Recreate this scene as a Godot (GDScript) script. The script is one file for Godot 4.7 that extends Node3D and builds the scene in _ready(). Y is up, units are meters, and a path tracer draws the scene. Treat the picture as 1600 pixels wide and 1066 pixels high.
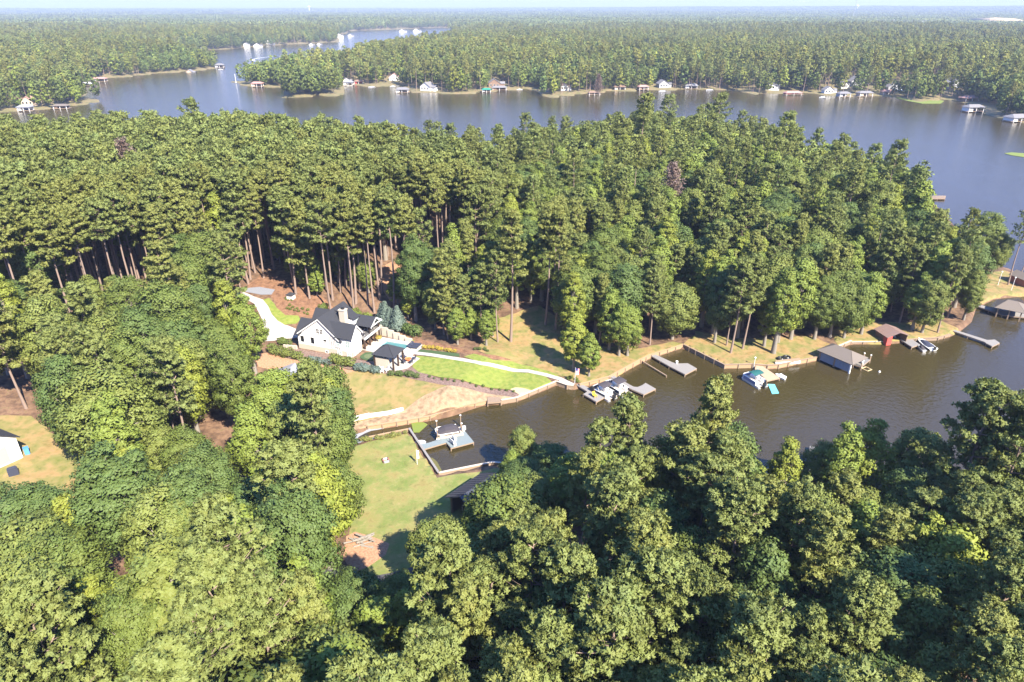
extends Node3D
# A wooded lake shore seen from the air: a cove with docks, a white house on its lawn, pine and broadleaf woods, the wide lake and far shores behind.

const OUTLINE := [-350.18,-453.15,-333.62,-464.84,-320.22,-483.47,-308.25,-500.11,-303.88,-510.61,-300.94,-536.83,-330.04,-557.17,-369.83,-627.99,-397.98,-711.45,-380.84,-732.17,-372.49,-769.39,-346.95,-793.52,-334.75,-828.06,-342.6,-865.62,-371.21,-917.46,-413.5,-951.54,-467.34,-1000.99,-512.12,-1085.28,-528.71,-1149.56,-531.25,-1175.62,-508.97,-1202.86,-474.56,-1221.71,-456.75,-1325.33,-420.54,-1396.17,-352.59,-1502.99,-432.65,-1900.66,-479.22,-2282.37,-384.02,-2420.8,-217.76,-2662.6,-117.34,-1431.52,-146.24,-1221.98,-176.38,-1107.72,-198.13,-991.45,-194.28,-848.03,-206.73,-770.2,-218.94,-733.85,-246.71,-705.87,-254.31,-690.05,-264.78,-679.32,-234.43,-638.75,-194.17,-622.74,-178.54,-548.86,-165.37,-548.86,-150.6,-565.72,-132.57,-561.41,-149.14,-661.34,-125.31,-627.99,-101.7,-644.26,-81.27,-588.22,-50.81,-579.02,-33.87,-579.02,-4.8,-602.56,18.41,-612.49,20.58,-565.72,33.41,-552.98,58.51,-579.02,88.86,-597.71,143.97,-607.49,185.66,-597.71,192.56,-574.52,234.75,-583.59,252.68,-561.41,284.64,-565.72,294.77,-552.98,296.68,-525.29,319.74,-532.93,330.45,-540.78,327.57,-525.29,325.35,-496.69,304.92,-458.92,305.89,-423.67,303.33,-329.86,325.99,-227.76,197.9,-100.28,122.2,-90.65,85.94,-83.12,73.34,-78.6,62.11,-75.1,52.9,-74.43,44.94,-76.47,39.27,-78.17,32.39,-79.62,24.32,-80.81,16.95,-81.57,9.94,-82.18,4.27,-82.49,-1.06,-83.75,-2.89,-84.07,-7.13,-82.65,-10.72,-81.42,-16.64,-93.2,-24.37,-90.29,-25.4,-91.37,-23.5,-93.76,-19,-95.09,-13.7,-96.84,-8.23,-100.07,-4.56,-101.76,-1.89,-101.97,0.78,-102.83,2.95,-104.58,8.08,-108.7,9.96,-107.3,11.1,-107.07,12.9,-107.76,17.88,-110.37,24.84,-117.2,27.35,-119.36,34.66,-123.86,36.57,-121.02,40.53,-115.11,45.99,-115.37,48.64,-114.85,50.81,-115.11,59.42,-118.27,65.19,-122.71,69.45,-125.62,76.15,-125.62,85.23,-127.12,88.18,-127.42,91.9,-129.26,95.4,-131.79,100.85,-136.74,106.39,-144.22,113.91,-149.58,116.69,-150.37,122.52,-151.57,141.29,-156.13,166.35,-157.84,175.63,-168.33,148.02,-165.01,131.26,-164.55,130.04,-170.76,130.96,-178.45,128.62,-187.9,139,-208.22,146.83,-231.89,149.45,-241.45,153.05,-248.86,142.92,-235.49,140.97,-238.56,129.46,-236.16,116.25,-256.51,107.87,-278.29,97.14,-330.42,55.84,-312.44,27.22,-304.12,5.12,-285.04,-9.57,-264.93,-27.21,-274.64,-45.57,-281.5,-94.44,-292.4,-137.83,-308.22,-170.51,-292.4,-203.41,-281.84,-213.89,-275.26]
const NX := -200.0
const NZ := -330.0
const NW := 430
const ND := 300

var rng := RandomNumberGenerator.new()
var shore := PackedVector2Array()
var cells := {}
var grid := PackedFloat32Array()
var hills := FastNoiseLite.new()
var M := {}
var taken := {}


# ---------------------------------------------------------------- land and water
func make_shore() -> void:
	for i in range(0, OUTLINE.size(), 2):
		shore.append(Vector2(OUTLINE[i], OUTLINE[i + 1]))
	for i in shore.size():
		var a := shore[i]
		var b := shore[(i + 1) % shore.size()]
		var lo := Vector2(minf(a.x, b.x), minf(a.y, b.y)) - Vector2(92, 92)
		var hi := Vector2(maxf(a.x, b.x), maxf(a.y, b.y)) + Vector2(92, 92)
		for cx in range(floori(lo.x / 40.0), floori(hi.x / 40.0) + 1):
			for cz in range(floori(lo.y / 40.0), floori(hi.y / 40.0) + 1):
				var mid := Vector2(cx * 40 + 20, cz * 40 + 20)
				if Geometry2D.get_closest_point_to_segment(mid, a, b).distance_to(mid) > 120.0:
					continue
				var key := Vector2i(cx, cz)
				if not cells.has(key):
					cells[key] = PackedInt32Array()
				cells[key].append(i)


func inland(p: Vector2) -> float:
	# metres from the water's edge, negative on the water, at most 90 either way
	var best := 8100.0
	var key := Vector2i(floori(p.x / 40.0), floori(p.y / 40.0))
	if cells.has(key):
		for i in cells[key]:
			best = minf(best, Geometry2D.get_closest_point_to_segment(p, shore[i], shore[(i + 1) % shore.size()]).distance_squared_to(p))
	var d := sqrt(best)
	return -d if Geometry2D.is_point_in_polygon(p, shore) else d


func rise(p: Vector2) -> float:
	var s := inland(p)
	var h := clampf(s * 1.6 + 0.25, -2.2, 0.7) + 6.0 * smoothstep(4.0, 75.0, s)
	var q := p - Vector2(-24.0, -118.5)  # the levelled ground of the house and its pool
	var off := Vector2(maxf(absf(q.dot(Vector2(0.89, 0.456))) - 18.0, 0.0), maxf(absf(q.dot(Vector2(-0.456, 0.89))) - 9.0, 0.0)).length()
	if off < 7.0:
		h = lerpf(h, 2.5, 1.0 - smoothstep(0.0, 7.0, off))
	var r := p.length()
	if r > 420.0 and s > 0.0:
		var k := smoothstep(0.0, 90.0, s)
		h += k * smoothstep(420.0, 2200.0, r) * 7.0 * (hills.get_noise_2d(p.x, p.y) + 0.2)
		h += k * smoothstep(3500.0, 9000.0, r) * (14.0 + 26.0 * smoothstep(-2000.0, 5000.0, p.x) + 22.0 * hills.get_noise_2d(p.x * 0.28 + 900.0, p.y * 0.5))
	return h


func gh(x: float, z: float) -> float:
	var fx := x - NX
	var fz := z - NZ
	if fx < 0 or fz < 0 or fx >= NW or fz >= ND:
		return rise(Vector2(x, z))
	var i := int(fx)
	var j := int(fz)
	fx -= i
	fz -= j
	var k := j * (NW + 1) + i
	var h00 := grid[k]
	var h10 := grid[k + 1]
	var h01 := grid[k + NW + 1]
	var h11 := grid[k + NW + 2]
	if fx + fz <= 1.0:
		return h00 + (h10 - h00) * fx + (h01 - h00) * fz
	return h11 + (h01 - h11) * (1.0 - fx) + (h10 - h11) * (1.0 - fz)


func on(x: float, z: float, up := 0.0) -> Vector3:
	return Vector3(x, gh(x, z) + up, z)


# ---------------------------------------------------------------- shapes
class Shape:
	var v := PackedVector3Array()
	var n := PackedVector3Array()
	var c := PackedColorArray()
	var ix := PackedInt32Array()
	var t := Transform3D()

	func tri(a: Vector3, b: Vector3, d: Vector3, out := Vector3.ZERO) -> void:
		var m := (d - a).cross(b - a).normalized()
		var k := v.size()
		if out != Vector3.ZERO and m.dot(out) < 0:
			m = -m
			v.append(t * a); v.append(t * d); v.append(t * b)
		else:
			v.append(t * a); v.append(t * b); v.append(t * d)
		m = (t.basis * m).normalized()
		for i in 3:
			n.append(m)
			ix.append(k + i)

	func quad(a: Vector3, b: Vector3, d: Vector3, e: Vector3, out := Vector3.ZERO) -> void:
		tri(a, b, d, out)
		tri(a, d, e, out)

	func box(lo: Vector3, hi: Vector3) -> void:
		var p := [Vector3(lo.x, lo.y, lo.z), Vector3(hi.x, lo.y, lo.z), Vector3(hi.x, lo.y, hi.z), Vector3(lo.x, lo.y, hi.z), Vector3(lo.x, hi.y, lo.z), Vector3(hi.x, hi.y, lo.z), Vector3(hi.x, hi.y, hi.z), Vector3(lo.x, hi.y, hi.z)]
		quad(p[0], p[1], p[2], p[3], Vector3.DOWN)
		quad(p[4], p[5], p[6], p[7], Vector3.UP)
		quad(p[0], p[1], p[5], p[4], Vector3.FORWARD)
		quad(p[3], p[2], p[6], p[7], Vector3.BACK)
		quad(p[0], p[3], p[7], p[4], Vector3.LEFT)
		quad(p[1], p[2], p[6], p[5], Vector3.RIGHT)

	func bar(a: Vector3, b: Vector3, w: float, h: float) -> void:
		# a beam of width w and height h whose middle line runs from a to b
		var along := (b - a).normalized()
		var side := along.cross(Vector3.UP)
		side = Vector3.RIGHT if side.length() < 0.01 else side.normalized()
		var up := side.cross(along)
		var keep := t
		t = t * Transform3D(Basis(side, up, -along), a)
		box(Vector3(-w / 2, -h / 2, -a.distance_to(b)), Vector3(w / 2, h / 2, 0))
		t = keep

	func tube(path: Array, radii: Array, sides := 8, cap := true) -> void:
		var rings := []
		for i in path.size():
			var d: Vector3 = (path[mini(i + 1, path.size() - 1)] - path[maxi(i - 1, 0)]).normalized()
			var s := d.cross(Vector3.UP if absf(d.y) < 0.9 else Vector3.RIGHT).normalized()
			var u := s.cross(d)
			var ring := []
			for k in sides:
				var a := TAU * k / sides
				ring.append([path[i] + (s * cos(a) + u * sin(a)) * radii[i], s * cos(a) + u * sin(a)])
			rings.append(ring)
		for i in path.size() - 1:
			for k in sides:
				var l := (k + 1) % sides
				var q := [rings[i][k], rings[i][l], rings[i + 1][l], rings[i + 1][k]]
				var at := v.size()
				for e in q:
					v.append(t * e[0])
					n.append((t.basis * e[1]).normalized())
				if (v[at + 2] - v[at]).cross(v[at + 1] - v[at]).dot(n[at] + n[at + 1]) > 0:
					ix.append_array([at, at + 1, at + 2, at, at + 2, at + 3])
				else:
					ix.append_array([at, at + 2, at + 1, at, at + 3, at + 2])
		if cap:
			for e in [0, path.size() - 1]:
				var out: Vector3 = path[e] - path[1 if e == 0 else e - 1]
				for k in range(1, sides - 1):
					tri(rings[e][0][0], rings[e][k][0], rings[e][k + 1][0], out)

	func lathe(profile: Array, sides := 12) -> void:
		# profile of Vector2(radius, height) about the y axis
		for i in profile.size() - 1:
			var p: Vector2 = profile[i]
			var q: Vector2 = profile[i + 1]
			for k in sides:
				var a := TAU * k / sides
				var b := TAU * (k + 1) / sides
				var A := Vector3(cos(a), 0, sin(a))
				var C := Vector3(cos(b), 0, sin(b))
				var out := (A + C) * (q.y - p.y) + Vector3.UP * (p.x - q.x) * 2.0
				if p.x > 0.0:
					tri(A * p.x + Vector3.UP * p.y, C * p.x + Vector3.UP * p.y, C * q.x + Vector3.UP * q.y, out)
				if q.x > 0.0:
					tri(A * p.x + Vector3.UP * p.y, C * q.x + Vector3.UP * q.y, A * q.x + Vector3.UP * q.y, out)

	func prism(outline: Array, lo: float, hi: float) -> void:
		# outline of Vector2(x, z), upright walls and a flat top and bottom
		var poly := PackedVector2Array(outline)
		var ids := Geometry2D.triangulate_polygon(poly)
		for i in range(0, ids.size(), 3):
			var a := poly[ids[i]]
			var b := poly[ids[i + 1]]
			var d := poly[ids[i + 2]]
			tri(Vector3(a.x, hi, a.y), Vector3(b.x, hi, b.y), Vector3(d.x, hi, d.y), Vector3.UP)
			tri(Vector3(a.x, lo, a.y), Vector3(b.x, lo, b.y), Vector3(d.x, lo, d.y), Vector3.DOWN)
		var turn := 1.0 if Geometry2D.is_polygon_clockwise(poly) else -1.0
		for i in poly.size():
			var a := poly[i]
			var b := poly[(i + 1) % poly.size()]
			quad(Vector3(a.x, lo, a.y), Vector3(b.x, lo, b.y), Vector3(b.x, hi, b.y), Vector3(a.x, hi, a.y), Vector3(b.y - a.y, 0, a.x - b.x) * -turn)

	func mesh() -> ArrayMesh:
		var arrays := []
		arrays.resize(Mesh.ARRAY_MAX)
		arrays[Mesh.ARRAY_VERTEX] = v
		arrays[Mesh.ARRAY_NORMAL] = n
		if c.size() == v.size():
			arrays[Mesh.ARRAY_COLOR] = c
		arrays[Mesh.ARRAY_INDEX] = ix
		var out := ArrayMesh.new()
		out.add_surface_from_arrays(Mesh.PRIMITIVE_TRIANGLES, arrays)
		return out


func numbered(called: String) -> String:
	taken[called] = taken.get(called, -1) + 1
	return called if taken[called] == 0 else "%s_%03d" % [called, taken[called]]


func tag(o: Node, label: String, category: String, group := "") -> Node:
	o.set_meta("label", label)
	o.set_meta("category", category)
	if group:
		o.set_meta("group", group)
	return o


func thing(called: String, label: String, category: String, at: Vector3, turn := 0.0, group := "") -> Node3D:
	var o := Node3D.new()
	o.name = numbered(called)
	add_child(o)
	o.position = at
	o.rotation.y = turn
	tag(o, label, category, group)
	return o


func part(called: String, s: Variant, m: Material, parent: Node = self, label := "") -> MeshInstance3D:
	var o := MeshInstance3D.new()
	o.mesh = s.mesh() if s is Shape else s
	o.material_override = m
	o.name = numbered(called) if parent == self else called
	parent.add_child(o, true)
	if label:
		o.set_meta("label", label)
	return o


func bx(called: String, lo: Vector3, hi: Vector3, m: Material, parent: Node = self) -> MeshInstance3D:
	var s := Shape.new()
	s.box(lo, hi)
	return part(called, s, m, parent)


func stuff(o: Node, label: String, category := "") -> Node:
	o.set_meta("kind", "stuff")
	o.set_meta("label", label)
	if category:
		o.set_meta("category", category)
	return o


# ---------------------------------------------------------------- materials
func lin(r: float, g: float, b: float) -> Color:
	return Color(r, g, b).linear_to_srgb()


func plain(called: String, col: Color, rough := 0.8, metal := 0.0) -> StandardMaterial3D:
	var m := StandardMaterial3D.new()
	m.resource_name = called
	m.albedo_color = col
	m.roughness = rough
	m.metallic = metal
	M[called] = m
	return m


func noise_map(freq: float, stops: Array, seed_: int, size := 512, octaves := 5) -> NoiseTexture2D:
	var n := FastNoiseLite.new()
	n.seed = seed_
	n.noise_type = FastNoiseLite.TYPE_SIMPLEX_SMOOTH
	n.frequency = freq
	n.fractal_octaves = octaves
	n.fractal_gain = 0.6
	var t := NoiseTexture2D.new()
	t.width = size
	t.height = size
	t.seamless = true
	t.noise = n
	var g := Gradient.new()
	var at := PackedFloat32Array()
	var cols := PackedColorArray()
	for s in stops:
		at.append(s[0])
		cols.append(s[1])
	g.offsets = at
	g.colors = cols
	t.color_ramp = g
	return t


func grainy(called: String, metres: float, freq: float, stops: Array, seed_: int, rough := 0.9, over := []) -> StandardMaterial3D:
	# a world-mapped noise of colours; over = [metres, frequency, stops] multiplies a coarser pattern on it
	var m := plain(called, lin(0.8, 0.8, 0.8), rough)
	m.albedo_texture = noise_map(freq, stops, seed_)
	m.uv1_triplanar = true
	m.uv1_world_triplanar = true
	m.uv1_scale = Vector3.ONE / metres
	if over:
		m.detail_enabled = true
		m.detail_blend_mode = BaseMaterial3D.BLEND_MODE_MUL
		m.detail_uv_layer = BaseMaterial3D.DETAIL_UV_2
		m.detail_albedo = noise_map(over[1], over[2], seed_ + 50)
		m.uv2_triplanar = true
		m.uv2_world_triplanar = true
		m.uv2_scale = Vector3.ONE / float(over[0])
	return m


func leafy(called: String, col: Color, glow := 0.5) -> StandardMaterial3D:
	var m := plain(called, col, 0.62)
	m.vertex_color_use_as_albedo = true
	m.metallic_specular = 0.35
	m.backlight_enabled = true
	m.backlight = Color(glow, glow, glow * 0.8)
	return m


func make_materials() -> void:
	var blot := [[0.0, Color(0.62, 0.6, 0.58)], [0.45, Color(0.88, 0.88, 0.86)], [1.0, Color(1, 1, 1)]]
	grainy("forest_floor", 17.0, 0.02, [[0.0, lin(0.09, 0.05, 0.03)], [0.45, lin(0.2, 0.115, 0.07)], [0.7, lin(0.3, 0.18, 0.11)], [1.0, lin(0.13, 0.12, 0.04)]], 3, 0.95, [47.0, 0.012, blot])
	grainy("far_ground", 60.0, 0.02, [[0.0, lin(0.1, 0.11, 0.035)], [0.5, lin(0.2, 0.17, 0.075)], [1.0, lin(0.3, 0.2, 0.11)]], 4)
	grainy("lawn_dry", 16.0, 0.02, [[0.0, lin(0.17, 0.17, 0.05)], [0.4, lin(0.28, 0.25, 0.095)], [0.6, lin(0.23, 0.24, 0.075)], [1.0, lin(0.36, 0.29, 0.14)]], 5, 0.95, [53.0, 0.02, [[0.0, Color(0.72, 0.86, 0.62)], [0.45, Color(0.9, 0.95, 0.85)], [0.6, Color(1, 0.98, 0.95)], [1.0, Color(0.96, 0.9, 0.84)]]])
	grainy("lawn_green", 14.0, 0.02, [[0.0, lin(0.14, 0.19, 0.03)], [0.5, lin(0.22, 0.26, 0.045)], [1.0, lin(0.3, 0.3, 0.08)]], 6, 0.95, [17.0, 0.02, [[0.0, Color(0.8, 0.9, 0.75)], [0.6, Color(1, 1, 1)], [1.0, Color(1, 0.96, 0.9)]]])
	grainy("bank_grass", 16.0, 0.02, [[0.0, lin(0.16, 0.16, 0.045)], [0.4, lin(0.3, 0.24, 0.1)], [0.7, lin(0.34, 0.255, 0.12)], [1.0, lin(0.38, 0.25, 0.13)]], 7, 0.95, [61.0, 0.025, [[0.0, Color(0.72, 0.86, 0.6)], [0.42, Color(0.88, 0.92, 0.8)], [0.58, Color(1, 0.96, 0.92)], [1.0, Color(0.94, 0.84, 0.76)]]])
	grainy("straw_bed", 9.0, 0.025, [[0.0, lin(0.17, 0.08, 0.045)], [0.5, lin(0.31, 0.16, 0.09)], [1.0, lin(0.4, 0.23, 0.14)]], 8, 0.95, [19.0, 0.02, blot])
	grainy("mulch", 8.0, 0.03, [[0.0, lin(0.1, 0.06, 0.05)], [0.5, lin(0.2, 0.13, 0.105)], [1.0, lin(0.33, 0.24, 0.19)]], 9)
	grainy("dry_slope", 13.0, 0.022, [[0.0, lin(0.26, 0.16, 0.09)], [0.4, lin(0.42, 0.28, 0.17)], [0.7, lin(0.5, 0.37, 0.23)], [1.0, lin(0.3, 0.27, 0.1)]], 10, 0.95, [21.0, 0.02, blot])
	grainy("clay", 6.0, 0.03, [[0.0, lin(0.28, 0.13, 0.07)], [0.5, lin(0.42, 0.23, 0.13)], [1.0, lin(0.5, 0.33, 0.2)]], 11)
	grainy("sand", 3.0, 0.05, [[0.0, lin(0.5, 0.38, 0.2)], [1.0, lin(0.66, 0.53, 0.32)]], 12)
	grainy("concrete", 6.0, 0.03, [[0.0, lin(0.36, 0.34, 0.31)], [0.5, lin(0.48, 0.45, 0.41)], [1.0, lin(0.58, 0.55, 0.5)]], 13)
	grainy("paver", 1.6, 0.04, [[0.0, lin(0.4, 0.37, 0.34)], [1.0, lin(0.56, 0.53, 0.49)]], 14)
	grainy("gravel", 3.0, 0.06, [[0.0, lin(0.16, 0.17, 0.2)], [1.0, lin(0.33, 0.34, 0.38)]], 15)
	grainy("asphalt", 5.0, 0.04, [[0.0, lin(0.05, 0.05, 0.055)], [1.0, lin(0.1, 0.095, 0.1)]], 16)
	grainy("turf", 2.0, 0.05, [[0.0, lin(0.035, 0.07, 0.025)], [1.0, lin(0.07, 0.12, 0.04)]], 17)
	grainy("turf_pale", 2.0, 0.05, [[0.0, lin(0.09, 0.12, 0.05)], [1.0, lin(0.14, 0.17, 0.08)]], 18)
	grainy("reeds", 3.0, 0.05, [[0.0, lin(0.1, 0.15, 0.02)], [1.0, lin(0.26, 0.3, 0.05)]], 19)
	grainy("bark", 1.3, 0.05, [[0.0, lin(0.14, 0.1, 0.08)], [0.5, lin(0.29, 0.21, 0.17)], [1.0, lin(0.42, 0.33, 0.28)]], 20)
	grainy("pale_bark", 1.3, 0.05, [[0.0, lin(0.14, 0.12, 0.1)], [0.5, lin(0.27, 0.24, 0.2)], [1.0, lin(0.42, 0.38, 0.33)]], 21)
	grainy("shingle", 0.9, 0.05, [[0.0, lin(0.028, 0.03, 0.038)], [1.0, lin(0.055, 0.058, 0.07)]], 22, 0.85, [5.0, 0.03, [[0.0, Color(0.85, 0.85, 0.85)], [1.0, Color(1, 1, 1)]]])
	grainy("old_shingle", 1.2, 0.04, [[0.0, lin(0.12, 0.1, 0.085)], [0.55, lin(0.19, 0.16, 0.145)], [0.8, lin(0.16, 0.13, 0.06)], [1.0, lin(0.25, 0.21, 0.19)]], 23)
	grainy("grey_deck", 1.4, 0.05, [[0.0, lin(0.19, 0.18, 0.17)], [0.5, lin(0.27, 0.255, 0.245)], [1.0, lin(0.36, 0.34, 0.33)]], 24)
	grainy("blue_deck", 1.4, 0.05, [[0.0, lin(0.17, 0.21, 0.22)], [1.0, lin(0.27, 0.32, 0.33)]], 25)
	grainy("tan_deck", 1.4, 0.05, [[0.0, lin(0.42, 0.29, 0.19)], [1.0, lin(0.56, 0.42, 0.3)]], 26)
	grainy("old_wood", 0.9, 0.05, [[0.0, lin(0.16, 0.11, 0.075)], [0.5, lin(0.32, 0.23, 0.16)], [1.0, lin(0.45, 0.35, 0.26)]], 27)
	grainy("bulkhead", 1.5, 0.05, [[0.0, lin(0.25, 0.16, 0.09)], [0.5, lin(0.42, 0.28, 0.16)], [1.0, lin(0.55, 0.4, 0.26)]], 28)
	grainy("stone", 0.8, 0.06, [[0.0, lin(0.36, 0.3, 0.24)], [0.5, lin(0.56, 0.49, 0.4)], [1.0, lin(0.7, 0.64, 0.55)]], 29)
	grainy("rust_tin", 1.8, 0.05, [[0.0, lin(0.17, 0.14, 0.13)], [0.5, lin(0.26, 0.21, 0.19)], [0.62, lin(0.3, 0.13, 0.09)], [1.0, lin(0.2, 0.09, 0.06)]], 30, 0.6)
	grainy("weed_mat", 2.5, 0.05, [[0.0, lin(0.07, 0.07, 0.02)], [1.0, lin(0.19, 0.17, 0.05)]], 31)
	plain("white_wall", lin(0.7, 0.69, 0.67), 0.7)
	plain("white_trim", lin(0.74, 0.74, 0.73), 0.5)
	plain("black_metal", lin(0.02, 0.02, 0.022), 0.4)
	plain("dark_wood", lin(0.05, 0.028, 0.018), 0.6)
	plain("navy_metal", lin(0.035, 0.04, 0.055), 0.45)
	plain("tin", lin(0.33, 0.33, 0.35), 0.45, 0.3)
	plain("glass_dark", lin(0.018, 0.02, 0.022), 0.12)
	plain("glass_pale", lin(0.3, 0.37, 0.36), 0.1)
	plain("aluminium", lin(0.6, 0.6, 0.6), 0.35, 0.6)
	plain("boat_white", lin(0.78, 0.78, 0.76), 0.3)
	plain("boat_tan", lin(0.5, 0.42, 0.33), 0.6)
	plain("canvas_dark", lin(0.06, 0.05, 0.055), 0.85)
	plain("canvas_grey", lin(0.05, 0.043, 0.048), 0.85)
	plain("canvas_navy", lin(0.03, 0.035, 0.06), 0.8)
	plain("canvas_green", lin(0.01, 0.09, 0.085), 0.8)
	plain("hull_blue", lin(0.16, 0.2, 0.34), 0.35)
	plain("float_blue", lin(0.13, 0.56, 0.68), 0.6)
	plain("blue_siding", lin(0.2, 0.25, 0.33), 0.75)
	plain("red_paint", lin(0.5, 0.075, 0.06), 0.7)
	plain("orange", lin(0.55, 0.16, 0.05), 0.7)
	plain("yellow", lin(0.65, 0.42, 0.03), 0.8)
	plain("flag_red", lin(0.5, 0.05, 0.05), 0.8)
	plain("flag_blue", lin(0.03, 0.04, 0.18), 0.8)
	plain("bin_blue", lin(0.08, 0.25, 0.6), 0.5)
	plain("brick_red", lin(0.3, 0.12, 0.08), 0.85)
	plain("brown_wall", lin(0.2, 0.13, 0.09), 0.8)
	plain("tan_wall", lin(0.5, 0.4, 0.3), 0.8)
	plain("grey_wall", lin(0.32, 0.33, 0.35), 0.8)
	plain("pink_roof", lin(0.35, 0.2, 0.17), 0.85)
	plain("grey_roof", lin(0.17, 0.165, 0.17), 0.85)
	plain("green_roof", lin(0.02, 0.2, 0.14), 0.7)
	plain("pool_water", lin(0.08, 0.2, 0.21), 0.05)
	plain("pool_step", lin(0.3, 0.55, 0.56), 0.1)
	plain("foam", lin(0.75, 0.78, 0.8), 0.8)
	leafy("pine_a", lin(0.19, 0.208, 0.055), 0.6)
	leafy("pine_b", lin(0.165, 0.195, 0.055), 0.6)
	leafy("leaf_a", lin(0.115, 0.15, 0.032))
	leafy("leaf_b", lin(0.09, 0.132, 0.034))
	leafy("leaf_c", lin(0.15, 0.18, 0.042))
	leafy("lime_a", lin(0.19, 0.22, 0.034))
	leafy("lime_b", lin(0.155, 0.2, 0.036))
	leafy("spruce", lin(0.13, 0.175, 0.145), 0.3)
	leafy("dead_needle", lin(0.22, 0.16, 0.135), 0.3)
	leafy("reeds_leaf", lin(0.19, 0.2, 0.05), 0.3)
	leafy("bloom", lin(0.42, 0.32, 0.05), 0.3)


func make_water() -> void:
	var m := plain("lake_water", lin(0.04, 0.031, 0.0115), 0.09)
	m.metallic_specular = 0.5
	m.normal_enabled = true
	var n := FastNoiseLite.new()
	n.seed = 5
	n.frequency = 0.03
	n.fractal_octaves = 6
	n.fractal_gain = 0.6
	var t := NoiseTexture2D.new()
	t.width = 1024
	t.height = 1024
	t.seamless = true
	t.as_normal_map = true
	t.bump_strength = 3.0
	t.noise = n
	m.normal_texture = t
	m.normal_scale = 0.45
	m.uv1_triplanar = true
	m.uv1_world_triplanar = true
	m.uv1_scale = Vector3.ONE / 38.0
	var s := Shape.new()
	s.quad(Vector3(-1500, 0, -3300), Vector3(1500, 0, -3300), Vector3(1500, 0, -10), Vector3(-1500, 0, -10), Vector3.UP)
	var o := part("lake_water", s, m)
	o.set_meta("kind", "structure")
	o.set_meta("label", "brown to blue lake water filling the cove and the wide reach behind")


func make_ground() -> void:
	grid.resize((NW + 1) * (ND + 1))
	var v := PackedVector3Array()
	for j in ND + 1:
		for i in NW + 1:
			var h := rise(Vector2(NX + i, NZ + j))
			grid[j * (NW + 1) + i] = h
			v.append(Vector3(NX + i, h, NZ + j))
	sheet("ground", v, NW + 1, ND + 1, M.forest_floor, func(_c): return true).set_meta("label", "brown leaf-strewn forest floor round the cove")
	var far := PackedVector3Array()
	var rings := 0
	var r := 20.0
	while r < 14000.0:
		for k in 221:
			var a := deg_to_rad(-66.0 + 132.0 * k / 220.0)
			var p := Vector2(sin(a), -cos(a)) * r
			var h := rise(p)
			if p.x > NX and p.x < NX + NW and p.y > NZ and p.y < NZ + ND:
				h -= 0.8
			far.append(Vector3(p.x, h, p.y))
		rings += 1
		r *= 1.022
	sheet("terrain", far, 221, rings, M.far_ground, func(c): return not (c.x > NX + 12 and c.x < NX + NW - 12 and c.z > NZ + 12 and c.z < NZ + ND - 12)).set_meta("label", "far wooded land beyond the lake rising to low hills")


func sheet(called: String, v: PackedVector3Array, nx: int, nz: int, m: Material, keep: Callable) -> MeshInstance3D:
	var n := PackedVector3Array()
	var ix := PackedInt32Array()
	n.resize(v.size())
	for j in nz:
		for i in nx:
			var a := v[j * nx + mini(i + 1, nx - 1)] - v[j * nx + maxi(i - 1, 0)]
			var b := v[mini(j + 1, nz - 1) * nx + i] - v[maxi(j - 1, 0) * nx + i]
			var u := b.cross(a)
			n[j * nx + i] = (u if u.y > 0 else -u).normalized()
	var flip := v[1].x > v[0].x and v[nx].z > v[0].z
	for j in nz - 1:
		for i in nx - 1:
			var k := j * nx + i
			if not keep.call(v[k]):
				continue
			if flip:
				ix.append_array([k, k + 1, k + nx, k + 1, k + nx + 1, k + nx])
			else:
				ix.append_array([k, k + nx, k + 1, k + 1, k + nx, k + nx + 1])
	var s := Shape.new()
	s.v = v
	s.n = n
	s.ix = ix
	var o := part(called, s, m)
	o.set_meta("kind", "structure")
	return o


func ring(flat: Array) -> PackedVector2Array:
	var p := PackedVector2Array()
	for i in range(0, flat.size(), 2):
		p.append(Vector2(flat[i], flat[i + 1]))
	return p


func patch(called: String, flat: Array, m: Material, up: float, label := "", wobble := 0.0) -> MeshInstance3D:
	# a sheet that lies on the ground, cut to an outline; wobble breaks the outline's straight runs
	var poly := ring(flat)
	if wobble > 0.0:
		var finer := PackedVector2Array()
		for i in poly.size():
			var a := poly[i]
			var b := poly[(i + 1) % poly.size()]
			var steps := maxi(1, int(a.distance_to(b) / 1.5))
			for k in steps:
				var q := a.lerp(b, float(k) / steps)
				finer.append(q + Vector2(hills.get_noise_2d(q.x * 220.0, q.y * 220.0), hills.get_noise_2d(q.y * 220.0 + 70.0, q.x * 220.0)) * wobble)
		poly = finer
	var lo := poly[0]
	var hi := poly[0]
	for p in poly:
		lo = lo.min(p)
		hi = hi.max(p)
	var s := Shape.new()
	for j in range(floori(lo.y - NZ), ceili(hi.y - NZ)):
		for i in range(floori(lo.x - NX), ceili(hi.x - NX)):
			var a := Vector2(NX + i, NZ + j)
			for half in [PackedVector2Array([a, a + Vector2(1, 0), a + Vector2(0, 1)]), PackedVector2Array([a + Vector2(1, 0), a + Vector2(1, 1), a + Vector2(0, 1)])]:
				for piece in Geometry2D.intersect_polygons(half, poly):
					if piece.size() < 3:
						continue
					var hs := []
					for q in piece:
						hs.append(on(clampf(q.x, NX, NX + NW - 0.001), clampf(q.y, NZ, NZ + ND - 0.001), up))
					for k in range(1, piece.size() - 1):
						s.tri(hs[0], hs[k], hs[k + 1], Vector3.UP)
	var o := part(called, s, m)
	o.set_meta("kind", "structure")
	if label:
		o.set_meta("label", label)
	return o


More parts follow.
